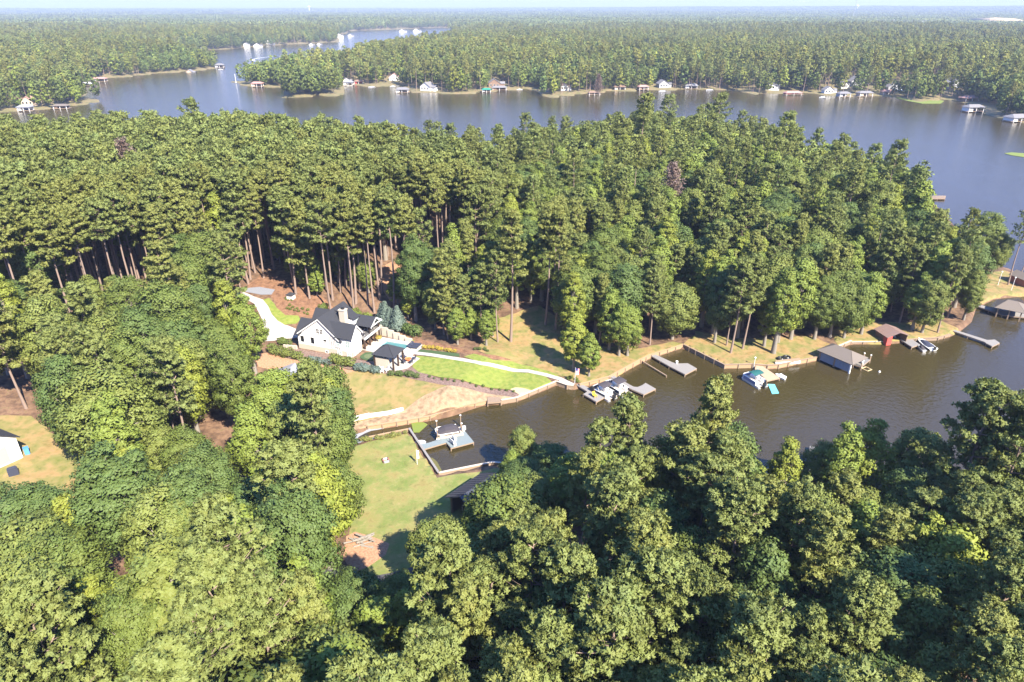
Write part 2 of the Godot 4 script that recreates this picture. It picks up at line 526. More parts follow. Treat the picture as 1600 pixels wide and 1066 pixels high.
func ribbon(flat: Array, width: float) -> Array:
	# an outline of even width round a middle line
	var mid := ring(flat)
	var l := []
	var r := []
	for i in mid.size():
		var d := (mid[mini(i + 1, mid.size() - 1)] - mid[maxi(i - 1, 0)]).normalized()
		var side := Vector2(-d.y, d.x) * width / 2
		l.append_array([(mid[i] + side).x, (mid[i] + side).y])
		r.push_front((mid[i] - side).y)
		r.push_front((mid[i] - side).x)
	return l + r


# ---------------------------------------------------------------- trees
class Foliage:
	var v := PackedVector3Array()
	var n := PackedVector3Array()
	var c := PackedColorArray()
	var ix := PackedInt32Array()
	var r := RandomNumberGenerator.new()

	func any() -> Vector3:
		var z := r.randf_range(-1, 1)
		var a := r.randf_range(0, TAU)
		var k := sqrt(1 - z * z)
		return Vector3(k * cos(a), z, k * sin(a))

	func tuft(p: Vector3, out: Vector3, size: float, blades: int, tint: Color) -> void:
		# a brush of pine needles: blades that stand out of one point
		for i in blades:
			var d := (any() + out * 0.55).normalized()
			var face := out + any() * 0.55
			var s := d.cross(face).normalized() * size * 0.3
			var k := v.size()
			var m := s.cross(d)
			m = ((m if m.dot(out) > 0 else -m).normalized() * 0.8 + out * 0.6 + d * 0.3).normalized()
			var a := p - d * size * 0.12 - s
			var b := p + d * size * 0.4 + s
			var e2 := p + d * size
			if (e2 - a).cross(b - a).dot(m) < 0:
				var swap := b
				b = e2
				e2 = swap
			v.append(a)
			v.append(b)
			v.append(e2)
			for e in 3:
				n.append(m)
				c.append(tint)
				ix.append(k + e)

	func leaf(p: Vector3, out: Vector3, size: float, tint: Color) -> void:
		var m := (out + any() * 0.8).normalized()
		var a := m.cross(any()).normalized() * size
		var b := m.cross(a) * 0.62
		var k := v.size()
		v.append(p + a); v.append(p + b); v.append(p - a); v.append(p - b)
		m = (m + out).normalized()
		for e in 4:
			n.append(m)
			c.append(tint)
		ix.append_array([k, k + 2, k + 1, k, k + 3, k + 2])

	func mesh() -> ArrayMesh:
		var s := Shape.new()
		s.v = v
		s.n = n
		s.c = c
		s.ix = ix
		return s.mesh()


func tone(r: RandomNumberGenerator, spread: float) -> Color:
	var k := 1.0 + r.randf_range(-spread, spread)
	var w := r.randf_range(-spread, spread) * 0.35
	return Color(k * (1.0 + w), k, k * (1.0 - w))


func pine(seed_: int, tall: float, wide: float, bare: float, limbs: int, tufts: int, blades: int, size: float, plume := 0.8) -> Array:
	# [trunk, crown]: a straight bole, bare for that share of its height, limbs that carry plumes of needles
	var f := Foliage.new()
	f.r.seed = seed_
	var r := f.r
	var wood := Shape.new()
	var bend := Vector3(r.randf_range(-0.5, 0.5), 0, r.randf_range(-0.5, 0.5))
	var path := []
	var radii := []
	for i in 7:
		var u := i / 6.0
		path.append(Vector3(0, tall * 0.97 * u, 0) + bend * sin(u * PI) + Vector3(0, -0.3 if i == 0 else 0.0, 0))
		radii.append(lerpf(0.24, 0.05, u) * tall / 24.0 + (0.06 if i == 0 else 0.0))
	wood.tube(path, radii, 7)
	var lean := r.randf_range(0, TAU)
	for i in limbs:
		var u := (i + r.randf()) / limbs
		var y := tall * lerpf(bare, 0.97, pow(u, 0.85))
		var shape := sqrt(maxf(0.02, 1.0 - pow(absf(u - 0.3) / 0.72, 2.2)))
		var a := i * 2.39996 + r.randf_range(-0.5, 0.5)
		var length := wide * shape * r.randf_range(0.6, 1.12) * (1.0 + 0.22 * cos(a - lean))
		var lift := lerpf(0.12, 0.85, u) + r.randf_range(-0.15, 0.2)
		var dir := Vector3(cos(a) * cos(lift), sin(lift), sin(a) * cos(lift))
		var root := Vector3(0, y, 0) + bend * sin(y / tall * PI)
		var tip := root + dir * length + Vector3(0, length * 0.1, 0)
		if blades > 6:
			wood.tube([root, root.lerp(tip, 0.5) + Vector3(0, -0.12, 0), tip], [0.085, 0.055, 0.02], 4, false)
		# plumes gather round the ends of side twigs, with air between them
		var tips := []
		for k in 5:
			var w := 1.0 - 0.62 * k / 4.0 * r.randf_range(0.75, 1.1)
			var side := dir.cross(Vector3.UP).normalized() * (1.0 if k % 2 else -1.0) * length * r.randf_range(0.12, 0.4) * (0.25 if k == 0 else 1.0)
			tips.append(root.lerp(tip, w) + side + Vector3(0, r.randf_range(0.0, 0.35), 0))
			if blades > 6 and k > 0:
				wood.tube([root.lerp(tip, maxf(0.05, w - 0.2)), tips[k]], [0.035, 0.012], 3, false)
		var tint := tone(r, 0.15)
		for k in tufts:
			var hub: Vector3 = tips[k % 5]
			var off := f.any() * Vector3(1, 0.6, 1) * plume * pow(r.randf(), 0.6)
			var out := (off.normalized() + Vector3(0, 0.6, 0)).normalized()
			f.tuft(hub + off, out, size * r.randf_range(0.75, 1.25), blades, tint * tone(r, 0.12))
	return [wood.mesh(), f.mesh()]


func broadleaf(seed_: int, tall: float, wide: float, skirt: float, lobes: int, leaves: int, size: float, peaked := 0.0) -> Array:
	# [trunk, crown]: a crown of leafy boughs round forked limbs; skirt is the height where leaves begin
	var f := Foliage.new()
	f.r.seed = seed_
	var r := f.r
	var wood := Shape.new()
	var mid := Vector3(0, lerpf(tall * skirt, tall, 0.45), 0)
	wood.tube([Vector3(0, -0.3, 0), Vector3(0, tall * skirt * 0.9 + 0.5, 0), mid, Vector3(0.2, tall * 0.85, 0.1)], [0.026 * tall + 0.04, 0.019 * tall, 0.012 * tall, 0.03], 7)
	var half := tall * (1.0 - skirt) * 0.5
	var centre := Vector3(0, tall - half, 0)
	for i in lobes:
		var z := 1.0 - 2.0 * (i + 0.5) / lobes
		var a := i * 2.39996 + r.randf_range(-0.35, 0.35)
		var k := sqrt(maxf(0.0, 1.0 - z * z))
		var taper := 1.0 - peaked * maxf(0.0, z) * 0.75
		var d := Vector3(cos(a) * k * taper, z, sin(a) * k * taper)
		var deep := r.randf_range(0.6, 0.98)
		var rad := wide * r.randf_range(0.17, 0.33) * (1.0 if lobes > 30 else 1.25)
		var at := centre + d * Vector3(wide - rad * 0.5, half - rad * 0.5, wide - rad * 0.5) * deep
		if leaves > 40 and i % 3 == 0:
			wood.tube([mid + Vector3(0, r.randf_range(-0.25, 0.1) * half, 0), mid.lerp(at, 0.55) + Vector3(0, -0.2, 0), at], [0.007 * tall, 0.005 * tall, 0.02], 4, false)
		var tint := tone(r, 0.17)
		for e in leaves:
			var o := f.any()
			o = (o + d * 0.55 + Vector3(0, 0.25, 0)).normalized()
			var q := at + o * Vector3(1, 0.78, 1) * rad * r.randf_range(0.35, 1.32)
			f.leaf(q, (o + d * 0.4).normalized(), size * r.randf_range(0.7, 1.3), tint * tone(r, 0.12))
	return [wood.mesh(), f.mesh()]


func bare_tree(seed_: int, tall: float) -> Array:
	var f := Foliage.new()
	f.r.seed = seed_
	var r := f.r
	var wood := Shape.new()
	wood.tube([Vector3(0, -0.3, 0), Vector3(0.1, tall * 0.5, 0), Vector3(-0.1, tall, 0.1)], [0.26, 0.17, 0.03], 6)
	for i in 90:
		var u := (i + 0.5) / 90.0
		var root := Vector3(0, tall * lerpf(0.3, 0.97, u), 0)
		var a := i * 2.39996
		var length := tall * 0.2 * (1.15 - u) * r.randf_range(0.7, 1.3)
		var tip := root + Vector3(cos(a), 0.7, sin(a)) * length
		wood.tube([root, tip], [0.06, 0.015], 4, false)
		for k in 22:
			var q := root.lerp(tip, r.randf_range(0.25, 1.05)) + f.any() * 0.5
			f.tuft(q, Vector3.UP, 0.42, 5, tone(r, 0.2))
	return [wood.mesh(), f.mesh()]


var kinds := {}      # kind -> [[trunk, crown, height, material] ...] near forms
var rough_kinds := {}  # kind -> the same, coarser, for the wood that reads as a mass
var trees := []      # [kind, x, z, height, region]


func make_kinds() -> void:
	kinds.pine = []
	for i in 10:
		var tall: float = [24.0, 25, 23, 24, 26, 22, 24, 20, 18, 21][i]
		var wide: float = [2.7, 3.0, 2.5, 3.4, 2.8, 3.0, 2.6, 2.9, 2.5, 3.3][i]
		kinds.pine.append(pine(100 + i, tall, wide, [0.67, 0.69, 0.65, 0.63, 0.69, 0.44, 0.52, 0.38, 0.34, 0.4][i], 28 + i % 3 * 4, 92, 11, 0.28, 0.6) + [tall])
	kinds.broadleaf = []
	kinds.lime = []
	for i in 8:
		var tall: float = [17.0, 15, 19, 14, 18, 16, 20, 13][i]
		var wide: float = [3.7, 4.0, 3.6, 3.5, 4.4, 3.2, 4.0, 4.2][i]
		kinds.broadleaf.append(broadleaf(200 + i, tall, wide, [0.16, 0.12, 0.2, 0.1, 0.15, 0.14, 0.22, 0.1][i], 100, 240, 0.155) + [tall])
	for i in 5:
		var tall: float = [17.0, 14, 19, 11, 16][i]
		var wide: float = [2.8, 3.0, 2.8, 2.4, 3.4][i]
		kinds.lime.append(broadleaf(300 + i, tall, wide, [0.14, 0.1, 0.2, 0.1, 0.14][i], 76, 165, 0.17, 0.7) + [tall])
	rough_kinds.pine = []
	rough_kinds.broadleaf = []
	rough_kinds.lime = []
	for i in 5:
		rough_kinds.pine.append(pine(400 + i, 23.0, [2.7, 3.1, 2.8, 3.4, 2.5][i], [0.56, 0.62, 0.5, 0.58, 0.66][i], 24, 28, 6, 0.44, 0.72) + [23.0])
	for i in 4:
		rough_kinds.broadleaf.append(broadleaf(500 + i, 17.0, [3.7, 4.2, 3.9, 4.5][i], 0.1, 48, 36, 0.38) + [17.0])
		rough_kinds.lime.append(broadleaf(600 + i, 17.0, [2.9, 3.3, 3.5, 2.8][i], 0.1, 40, 34, 0.36, 0.6) + [17.0])


var clear := []
var stand := {}


func free_spot(p: Vector2, gap: float) -> bool:
	for c in clear:
		if Geometry2D.is_point_in_polygon(p, c):
			return false
	var key := Vector2i(floori(p.x / 8.0), floori(p.y / 8.0))
	for dx in [-1, 0, 1]:
		for dz in [-1, 0, 1]:
			for q in stand.get(key + Vector2i(dx, dz), []):
				if p.distance_squared_to(q) < gap * gap:
					return false
	return true


func put_tree(kind: String, x: float, z: float, tall: float, region: String, wide := 1.0) -> void:
	trees.append([kind, x, z, tall, region, wide, scattered])
	var key := Vector2i(floori(x / 8.0), floori(z / 8.0))
	if not stand.has(key):
		stand[key] = []
	stand[key].append(Vector2(x, z))


func grow(flat: Array, gap: float, shares: Dictionary, tall: Vector2, region: String, back := 3.0) -> void:
	# fill an outline with trees about gap metres apart, back metres from the water
	var poly := ring(flat)
	var lo := poly[0]
	var hi := poly[0]
	for p in poly:
		lo = lo.min(p)
		hi = hi.max(p)
	var rows := int((hi.y - lo.y) / (gap * 0.87))
	for j in rows + 1:
		for i in int((hi.x - lo.x) / gap) + 1:
			var p := lo + Vector2((i + 0.5 * (j % 2)) * gap, j * gap * 0.87) + Vector2(rng.randf_range(-0.38, 0.38), rng.randf_range(-0.38, 0.38)) * gap
			var pick := rng.randf()
			var h := rng.randf_range(tall.x, tall.y)
			if not Geometry2D.is_point_in_polygon(p, poly) or not free_spot(p, gap * 0.55) or inland(p) < back:
				continue
			var kind := "pine"
			for k in shares:
				kind = k
				pick -= shares[k]
				if pick <= 0:
					break
			put_tree(kind, p.x, p.y, h * {"pine": 1.0, "broadleaf": 0.84, "lime": 0.86}[kind], region, rng.randf_range(0.85, 1.3) if kind == "broadleaf" else rng.randf_range(0.9, 1.15))


const LOOKS := {"pine": ["pine_a", "pine_b"], "broadleaf": ["leaf_a", "leaf_b", "leaf_c"], "lime": ["lime_a", "lime_b"]}
const SAYS := {"pine": ["olive", "grey green"], "broadleaf": ["leaf green", "deep green", "light green"], "lime": ["lime green", "fresh green"]}
const CALLED := {"pine": "pine_tree", "broadleaf": "broadleaf_tree", "lime": "sweetgum_tree"}


const ORDINALS := ["nearest to", "second nearest to", "third nearest to", "fourth nearest to", "fifth nearest to", "sixth nearest to", "seventh nearest to", "eighth nearest to", "ninth nearest to", "tenth nearest to", "eleventh nearest to", "twelfth nearest to"]
var marks := {}
var ranks := {}
var by_mark := []
var scattered := false


func nearest_mark(x: float, z: float) -> String:
	var best := ""
	var far := 1e9
	for k in marks:
		var d := Vector2(x, z).distance_squared_to(marks[k])
		if d < far:
			far = d
			best = k
	return best


func rank_labels() -> void:
	# trees of one look are told apart by how near they stand to the next landmark
	by_mark.sort_custom(func(a, b): return a[2] < b[2])
	var seen := {}
	for e in by_mark:
		var k: int = seen.get(e[0], 0)
		seen[e[0]] = k + 1
		if k < ORDINALS.size():
			var label: String = "%s, %s %s" % [e[4], ORDINALS[k], e[3]]
			e[5].set_meta("label", label)
			e[5].set_meta("group", e[1])


func plant_trees() -> void:
	# the nearest 300 of a kind stand as trees of their own, those behind them as one wood of that kind
	trees.sort_custom(func(a, b): return a[1] * a[1] + a[2] * a[2] < b[1] * b[1] + b[2] * b[2])
	var count := {"pine": 0, "broadleaf": 0, "lime": 0}
	var rest := {"pine": [], "broadleaf": [], "lime": []}
	for t in trees:
		var kind: String = t[0]
		if count[kind] >= 300:
			rest[kind].append(t)
			continue
		var forms: Array = kinds[kind]
		# pines of the close stand have lost their lower limbs; those with room keep them
		var open: bool = kind == "pine" and not ("stand" in t[4] or "lawn" in t[4])
		var first := 5 if open else 0
		var best := first + rng.randi() % (forms.size() - first)
		var other := first + rng.randi() % (forms.size() - first)
		if absf(forms[other][2] - t[3]) < absf(forms[best][2] - t[3]):
			best = other
		var look: int = rng.randi() % 2 if kind != "broadleaf" else [0, 1, 2, 2][rng.randi() % 4]
		if kind == "pine":
			look = best % 2
		elif kind == "broadleaf" and best % 2 == 0:
			look = maxi(look - 1, 0)
		var size: float = t[3] / forms[best][2]
		var how := "young" if t[3] < 9 else ("mid-sized" if t[3] < 15 else "tall")
		var what: String = {"pine": "pine", "broadleaf": "broadleaf tree", "lime": "slender sweetgum"}[kind]
		var look_says: String = "%s %s %s" % [how, SAYS[kind][look], what]
		var label: String = look_says + " " + t[4]
		var by := nearest_mark(t[1], t[2])
		if t[6]:
			var key := look_says + by
			ranks[key] = ranks.get(key, -1) + 1
			by_mark.append([key, label, Vector2(t[1], t[2]).distance_to(marks[by]), by, look_says, null])
		var o := thing(CALLED[kind], label, "tree", on(t[1], t[2]), rng.randf_range(0, TAU), label)
		if t[6]:
			by_mark[-1][5] = o
		var wide: float = size * t[5] * (1.0 + 0.7 * clampf(0.85 - size, 0.0, 0.5))
		o.scale = Vector3(wide * rng.randf_range(0.92, 1.1), size, wide * rng.randf_range(0.92, 1.1))
		part("trunk", forms[best][0], M.bark if kind == "pine" else M.pale_bark, o)
		part("crown", forms[best][1], M[LOOKS[kind][look]], o)
		count[kind] += 1
	rank_labels()
	for kind in rest:
		if rest[kind].is_empty():
			continue
		var places := []
		for t in rest[kind]:
			places.append([t[1], t[2], t[3]])
		wood(CALLED[kind].trim_suffix("_tree") + "_wood", rough_kinds[kind], places, M[{"pine": "pine_b", "broadleaf": "leaf_c", "lime": "lime_a"}[kind]], M.bark, {"pine": "pine wood covering the peninsula behind the nearer trees", "broadleaf": "leafy wood mixed in among the peninsula pines", "lime": "bright green sweetgums scattered through the peninsula wood"}[kind])
	print("trees ", count, " rest ", rest.pine.size(), " ", rest.broadleaf.size(), " ", rest.lime.size())


func wood(called: String, forms: Array, places: Array, leaf: Material, bark: Material, label: String, tint := 0.16) -> void:
	# a mass of trees: one object that holds the copies of each form
	var o := Node3D.new()
	o.name = numbered(called)
	add_child(o)
	stuff(o, label)
	var sorted := []
	for f in forms:
		sorted.append([])
	for p in places:
		sorted[rng.randi() % forms.size()].append(p)
	for f in forms.size():
		if sorted[f].is_empty():
			continue
		var crowns := MultiMesh.new()
		crowns.transform_format = MultiMesh.TRANSFORM_3D
		crowns.use_colors = true
		crowns.mesh = forms[f][1]
		crowns.instance_count = sorted[f].size()
		var boles := MultiMesh.new()
		boles.transform_format = MultiMesh.TRANSFORM_3D
		boles.mesh = forms[f][0]
		boles.instance_count = sorted[f].size()
		for i in sorted[f].size():
			var p: Array = sorted[f][i]
			var k: float = p[2] / forms[f][2]
			var t := Transform3D(Basis(Vector3.UP, rng.randf_range(0, TAU)).scaled(Vector3(k * rng.randf_range(0.9, 1.12), k, k * rng.randf_range(0.9, 1.12))), on(p[0], p[1]))
			crowns.set_instance_transform(i, t)
			var drift := 1.0 + 0.28 * hills.get_noise_2d(p[0] * 5.0, p[1] * 5.0)
			crowns.set_instance_color(i, tone(rng, tint) * Color(drift, drift, drift))
			boles.set_instance_transform(i, t)
		for e in [["foliage", crowns, leaf], ["trunk", boles, bark]]:
			if e[2] == null:
				continue
			var mi := MultiMeshInstance3D.new()
			mi.multimesh = e[1]
			mi.material_override = e[2]
			mi.name = e[0]
			mi.set_meta("kind", "stuff")
			o.add_child(mi, true)


func far_woods() -> void:
	# the shores across the lake: single crowns out to about two kilometres, then stands of many crowns
	var forms := {"pine": [], "broadleaf": [], "lime": []}
	for i in 4:
		forms.pine.append(pine(700 + i, 22.0, [3.0, 3.4, 2.8, 3.3][i], 0.45, 13, 13, 5, 0.9, 1.2) + [22.0])
		forms.broadleaf.append(broadleaf(720 + i, 18.0, [3.9, 4.4, 4.1, 4.8][i], 0.04, 24, 18, 0.72) + [18.0])
	forms.lime = [broadleaf(740, 17.0, 3.5, 0.04, 20, 16, 0.7, 0.5) + [17.0], broadleaf(741, 17.0, 4.0, 0.04, 20, 16, 0.7, 0.4) + [17.0]]
	var places := {"pine": [], "broadleaf": [], "lime": []}
	var patchy := FastNoiseLite.new()
	patchy.seed = 9
	patchy.frequency = 0.006
	var z := -430.0
	while z > -2750.0:
		var step := 6.0 + (-z - 400.0) * 0.0022
		var x := z * 0.86
		while x < -z * 0.86:
			x += step
			var p := Vector2(x + rng.randf_range(-0.42, 0.42) * step, z + rng.randf_range(-0.42, 0.42) * step)
			var pick := rng.randf()
			var s := inland(p)
			if s < 4.0 + 14.0 * maxf(0.0, patchy.get_noise_2d(p.x * 4.0, p.y * 4.0)) or (z < -1900.0 and s > 62.0):
				continue
			if p.y > NZ - 2.0 and p.x > NX and p.x < NX + NW:
				continue
			var bald := false
			for c in far_clear:
				if Geometry2D.is_point_in_polygon(p, c):
					bald = true
			if bald:
				continue
			var lean := patchy.get_noise_2d(p.x, p.y) * 0.9 + (0.24 if p.x > 150.0 and s > 60.0 else 0.0) - (0.2 if s < 25.0 else 0.0)
			var kind := "pine" if pick < 0.44 + lean else ("lime" if pick > 0.86 else "broadleaf")
			places[kind].append([p.x, p.y, (1.0 + 0.3 * patchy.get_noise_2d(p.x * 1.7 + 400.0, p.y * 1.7)) * (rng.randf_range(13.0, 20.0) if kind != "pine" else rng.randf_range(15.0, 23.0))])
		z -= step * 0.9
	for kind in places:
		wood("far_" + CALLED[kind].trim_suffix("_tree") + "_wood", forms[kind], places[kind], M[LOOKS[kind][0]], null if kind != "pine" else M.bark, {"pine": "hazy dark pines filling the land across the lake", "broadleaf": "hazy green leafy trees along the far lake shores", "lime": "pale green trees dotted along the far shores"}[kind], 0.3)
	# beyond: stands of crowns, each some 60 metres across
	var stands := []
	for i in 4:
		var f := Foliage.new()
		f.r.seed = 800 + i
		for k in 100:
			var c := Vector3((k % 10 - 4.5) * 6.4 + f.r.randf_range(-3, 3), f.r.randf_range(8, 13), (k / 10 - 4.5) * 6.4 + f.r.randf_range(-3, 3))
			var tint := tone(f.r, 0.3)
			if f.r.randf() < 0.25:
				tint *= Color(1.5, 1.45, 0.9)
			for e in 14:
				var d := f.any()
				d.y = absf(d.y) * 1.5 - 0.5
				f.leaf(c + d * Vector3(3.3, 7.0, 3.3), (d + Vector3(0, 0.2, 0)).normalized(), 1.8, tint * tone(f.r, 0.15))
		stands.append([Shape.new().mesh() if false else f.mesh(), f.mesh(), 20.0])
	var spots := []
	z = -1850.0
	while z > -12500.0:
		var step := 58.0 + (-z - 1850.0) * 0.004
		var x := z * 0.84
		while x < -z * 0.84:
			x += step
			var p := Vector2(x + rng.randf_range(-0.2, 0.2) * step, z + rng.randf_range(-0.2, 0.2) * step)
			if inland(p) < 30.0:
				continue
			var bald := false
			for c in far_clear:
				if Geometry2D.is_point_in_polygon(p, c):
					bald = true
			if not bald:
				spots.append([p.x, p.y, 20.0 * (1.0 + (-z - 1850.0) * 0.00007)])
		z -= step * 0.95
	wood("horizon_forest", stands, spots, M.pine_b, null, "blue green forest running to the horizon beyond the lake", 0.22)
	print("far ", places.pine.size(), " ", places.broadleaf.size(), " ", places.lime.size(), " stands ", spots.size())


var far_clear := []


# ---------------------------------------------------------------- lawns, beds, drives
func lots() -> void:
	patch("bank", [-6.8,-117.76,-4.1,-132.9,5.69,-139.87,11.02,-134.12,11.35,-119.85,17.43,-123.4,25.62,-122.18,32.76,-125.68,34.83,-124.17,27.33,-119.45,17.87,-110.45,12.93,-108.1,10.12,-109.84,3.17,-114.99,-3.64,-115], M.bank_grass, 0.03, "dry grass bank above the cove bulkhead", 0.8)
	patch("bank", [34.83,-124.17,36.65,-121.46,40.63,-115.55,46.09,-115.77,50.91,-115.49,59.38,-118.35,64.76,-122.49,62.55,-128.09,46.02,-126.27,39.1,-130.2], M.bank_grass, 0.03, "tan grass bank behind the tan dock", 0.8)
	patch("bank", [65.14,-122.78,69.39,-125.66,75.96,-125.48,85.42,-127.55,88.36,-127.85,91.82,-129.3,94.89,-131.63,93.75,-136.22,85.82,-134.45,74,-135.92,67.86,-131.23], M.bank_grass, 0.03, "grass bank round the rusty roofed boathouse", 0.8)
	patch("lawn", [106.77,-144.46,113.79,-149.56,116.98,-150.88,122.15,-151.25,137.79,-155.72,142.42,-162.23,129.32,-162.01,128.27,-167.87,122.15,-164.79], M.bank_grass, 0.03, "yellow green lawn at the point by the picture's edge", 0.8)
	patch("lawn", [-32.49,-108.39,-28.63,-110.25,-23.21,-108.76,-18.28,-106.62,-11.23,-104.32,-14.85,-101.41,-18.22,-98.92,-22.4,-96.73,-26.38,-94.4,-29.86,-99.05,-34.02,-104.92], M.bank_grass, 0.03, "patchy lawn above the white block wall", 0.6)
	patch("dry_bank", [2.72,-104.39,0.78,-102.93,-1.9,-102.33,-4.57,-102.1,-8.2,-99.74,-13.76,-97.29,-19.05,-95.41,-23.52,-93.91,-25.99,-92.52,-26.38,-94.4,-22.4,-96.73,-18.22,-98.92,-14.85,-101.41,-11.23,-104.32,-4.52,-104.46,0.56,-103.06], M.dry_slope, 0.03, "straw coloured dry bank above the new bulkhead", 0.5)
	patch("mulch_bed", [-45.12,-118.55,-41.28,-118.59,-30.06,-114.28,-26.92,-112.99,-22.37,-112.22,-18.24,-110.72,-13.03,-106.62,-7.62,-105.83,-2.29,-105.86,1.14,-105.18,2.72,-104.39,0.56,-103.08,-4.52,-104.28,-11.21,-104.09,-18.28,-106.62,-23.17,-108.52,-28.58,-110.03,-35.77,-112.46,-43.71,-115.11], M.mulch, 0.05, "brown mulch bed falling along the lawn edge", 0.35)
	patch("clay_bank", [-49.09,-115.08,-44.78,-117.44,-35.77,-112.46,-28.54,-109.82,-32.43,-108.07,-42.36,-110.43,-47.35,-111.49], M.clay, 0.04, "bare reddish bank below the hedge", 0.6)
	patch("mulch_bed", [-28.44,-130.26,-24.82,-127.72,-20.63,-124.05,-13.86,-120.56,-4.89,-116.14,0,-116,-3.63,-114.58,-7.95,-116.14,-13.68,-118.59,-18.17,-119.71,-20.24,-121.13,-24.34,-124.65,-27.88,-127.09], M.straw_bed, 0.05, "pine straw bed above the retaining wall", 0.3)
	patch("mulch_bed", [-58.56,-139.29,-59.36,-143.79,-57.77,-149.64,-51.09,-145.94,-45.86,-142.53,-39.04,-137.06,-38.06,-134.84,-40.56,-131.74,-44.46,-130.65,-47.34,-130.6,-49.99,-133.55,-52.69,-138.75], M.straw_bed, 0.05, "reddish pine straw bed behind the house", 0.5)
	patch("lawn", [-53.8,-136.52,-52.74,-137.54,-49.99,-133.55,-47.34,-130.6,-44.75,-130.78,-43.97,-129.72,-44.55,-128.14,-46.58,-126.93,-48.21,-128.12,-50.1,-130.52,-51.9,-133.87], M.lawn_green, 0.06, "curved strip of grass beside the drive", 0.2)
	patch("lawn", [-18.4,-110.97,-18.24,-115.34,-17.02,-115.34,-12.69,-114.41,-5.83,-112.06,-1.32,-112.48,4.3,-111.8,6.27,-110.57,7.46,-108.29,5.17,-106.3,4.11,-105.54,2.5,-105.18,0.91,-105.4,-2.29,-106.2,-7.63,-106.01,-13.07,-107.09,-16.97,-109], M.lawn_green, 0.07, "bright green lawn below the white path", 0.15)
	patch("lawn", [-9.1,-115.07,-7.35,-116.41,-3.63,-114.38,0,-115.6,3.17,-114.75,7.2,-112.55,9.42,-109.84,8.05,-110.57,6.31,-111.55,-1.32,-113.26,-5.86,-112.83], M.lawn_green, 0.07, "thin bright strip of lawn above the white path", 0.15)
	patch("lawn", [-28.01,-129.3,-24.67,-126.78,-20.09,-122.87,-19.34,-121.99,-20.31,-121.7,-24.26,-124.2,-27.62,-127.09], M.lawn_green, 0.08, "narrow strip of grass behind the retaining wall", 0.1)
	patch("turf_strip", [-18.12,-118.31,-10.17,-116.41,-9.82,-114.94,-18.2,-116.95], M.turf, 0.09, "dark green turf strip between path and flowers")
	patch("sand_patch", [-0.34,-105.86,0.69,-106.54,2.07,-106.31,3.42,-105.4,4.11,-105.51,2.49,-104.19,1.35,-104.06], M.sand, 0.09, "pale sand patch at the lawn's water corner", 0.1)
	patch("driveway", [-60.61,-140,-58.42,-139.31,-56.11,-137.73,-53.8,-136.52,-51.9,-133.87,-50.1,-130.52,-48.21,-128.12,-46.58,-126.93,-45.66,-126.8,-43.62,-126.23,-42.87,-123.38,-44.42,-122.57,-45.58,-122.27,-46.88,-121.18,-48.5,-120.44,-49.49,-123.36,-50.73,-126.99,-53.08,-131.2,-55.1,-134.59,-57.44,-136.35,-59.67,-137.28], M.concrete, 0.1, "pale concrete drive curving to the white house")
	patch("gravel_pad", [-59.15,-141.47,-56.49,-142.42,-52.68,-141.54,-52.64,-139.06,-54.92,-138.79,-58.53,-139.61], M.gravel, 0.09, "blue grey gravel pad at the top of the drive", 0.2)
	patch("path", ribbon([-18.64,-116.59,-15.62,-115.87,-12.73,-114.91,-9.26,-113.76,-5.84,-112.49,-1.32,-112.87,3.12,-112.59,6.18,-111.23,8.81,-109.6,10.88,-107.42], 1.15), M.concrete, 0.12, "white concrete path running from the pool down to the dock")
	patch("lawn", [-26.22,-87.54,-23.82,-88.92,-16.5,-91.78,-10.71,-80.2,-7.02,-81.26,-2.84,-82.65,0,-82.18,4.68,-81.1,9.32,-80.8,9.13,-78.43,0,-76.98,-4.75,-72.78,-5.25,-66.29,-7.78,-62.74,-12.15,-60.7,-16.54,-59.84,-18.56,-60.89,-20.03,-63.72,-21.96,-72.52,-26.21,-81.29], M.lawn_dry, 0.03, "mown lawn of the near shore beside the dark metal roof", 0.5)
	patch("bare_patch", [-21.29,-67.57,-20.16,-68.39,-17.96,-67.22,-15.36,-66.31,-15.75,-63.87,-17.36,-62.07,-18.86,-60.88,-20.41,-63.7], M.clay, 0.06, "bare earth at the foot of the near lawn", 0.8)
	patch("road", ribbon([-22.46,-59.6,-18.9,-58.68,-15.57,-58.67,-12.01,-59.7,-8.46,-61.82,-5.17,-64.82,-2.03,-66.82], 3.6), M.asphalt, 0.09, "shaded asphalt lane below the near lawn", 0.3)
	patch("gravel_pad", [-19.89,-61.4,-18.59,-61,-17.14,-59.83,-17.3,-58.41,-19.15,-58.13], M.gravel, 0.11, "pale gravel at the lane's bend", 0.6)
	patch("lawn", [-83.34,-89,-74.73,-90.45,-64.99,-83.43,-58.46,-77.3,-55.86,-69.68,-61.34,-67.6,-68.59,-67.94], M.bank_grass, 0.04, "dry lawn round the white garage", 0.6)
	patch("lawn", [37.56,-201.71,44.58,-203.15,48.48,-190.12,50.05,-181.11,42.38,-182.26,37.54,-190.32], M.bank_grass, 0.04, "small tan clearing among the peninsula pines", 1.0)
	patch("road", ribbon([38.56,-166.57,41.19,-159.43,43.6,-152.63,44.69,-144.57], 5.0), M.asphalt, 0.05, "dark lane among the peninsula trees")
	patch("clearing", [-31.9,-152.95,-28.44,-160.41,-16.41,-149.19,-14.21,-140.19,-22.23,-136.48,-27.43,-138.79], M.clay, 0.04, "orange earth clearing beyond the pool hedge", 1.0)
	patch("road", ribbon([-22.59,-139.27,-19.67,-144.88,-14.74,-146.84,-6.01,-150.28], 3.5), M.asphalt, 0.07, "grey lane in the orange earth clearing")
	patch("creek_bed", [-26.18,-89.63,-25.39,-91.45,-23.47,-93.63,-21.11,-94.83,-21.33,-90.69,-24.09,-89.27], M.gravel, 0.05, "grey mud of the creek head", 0.4)


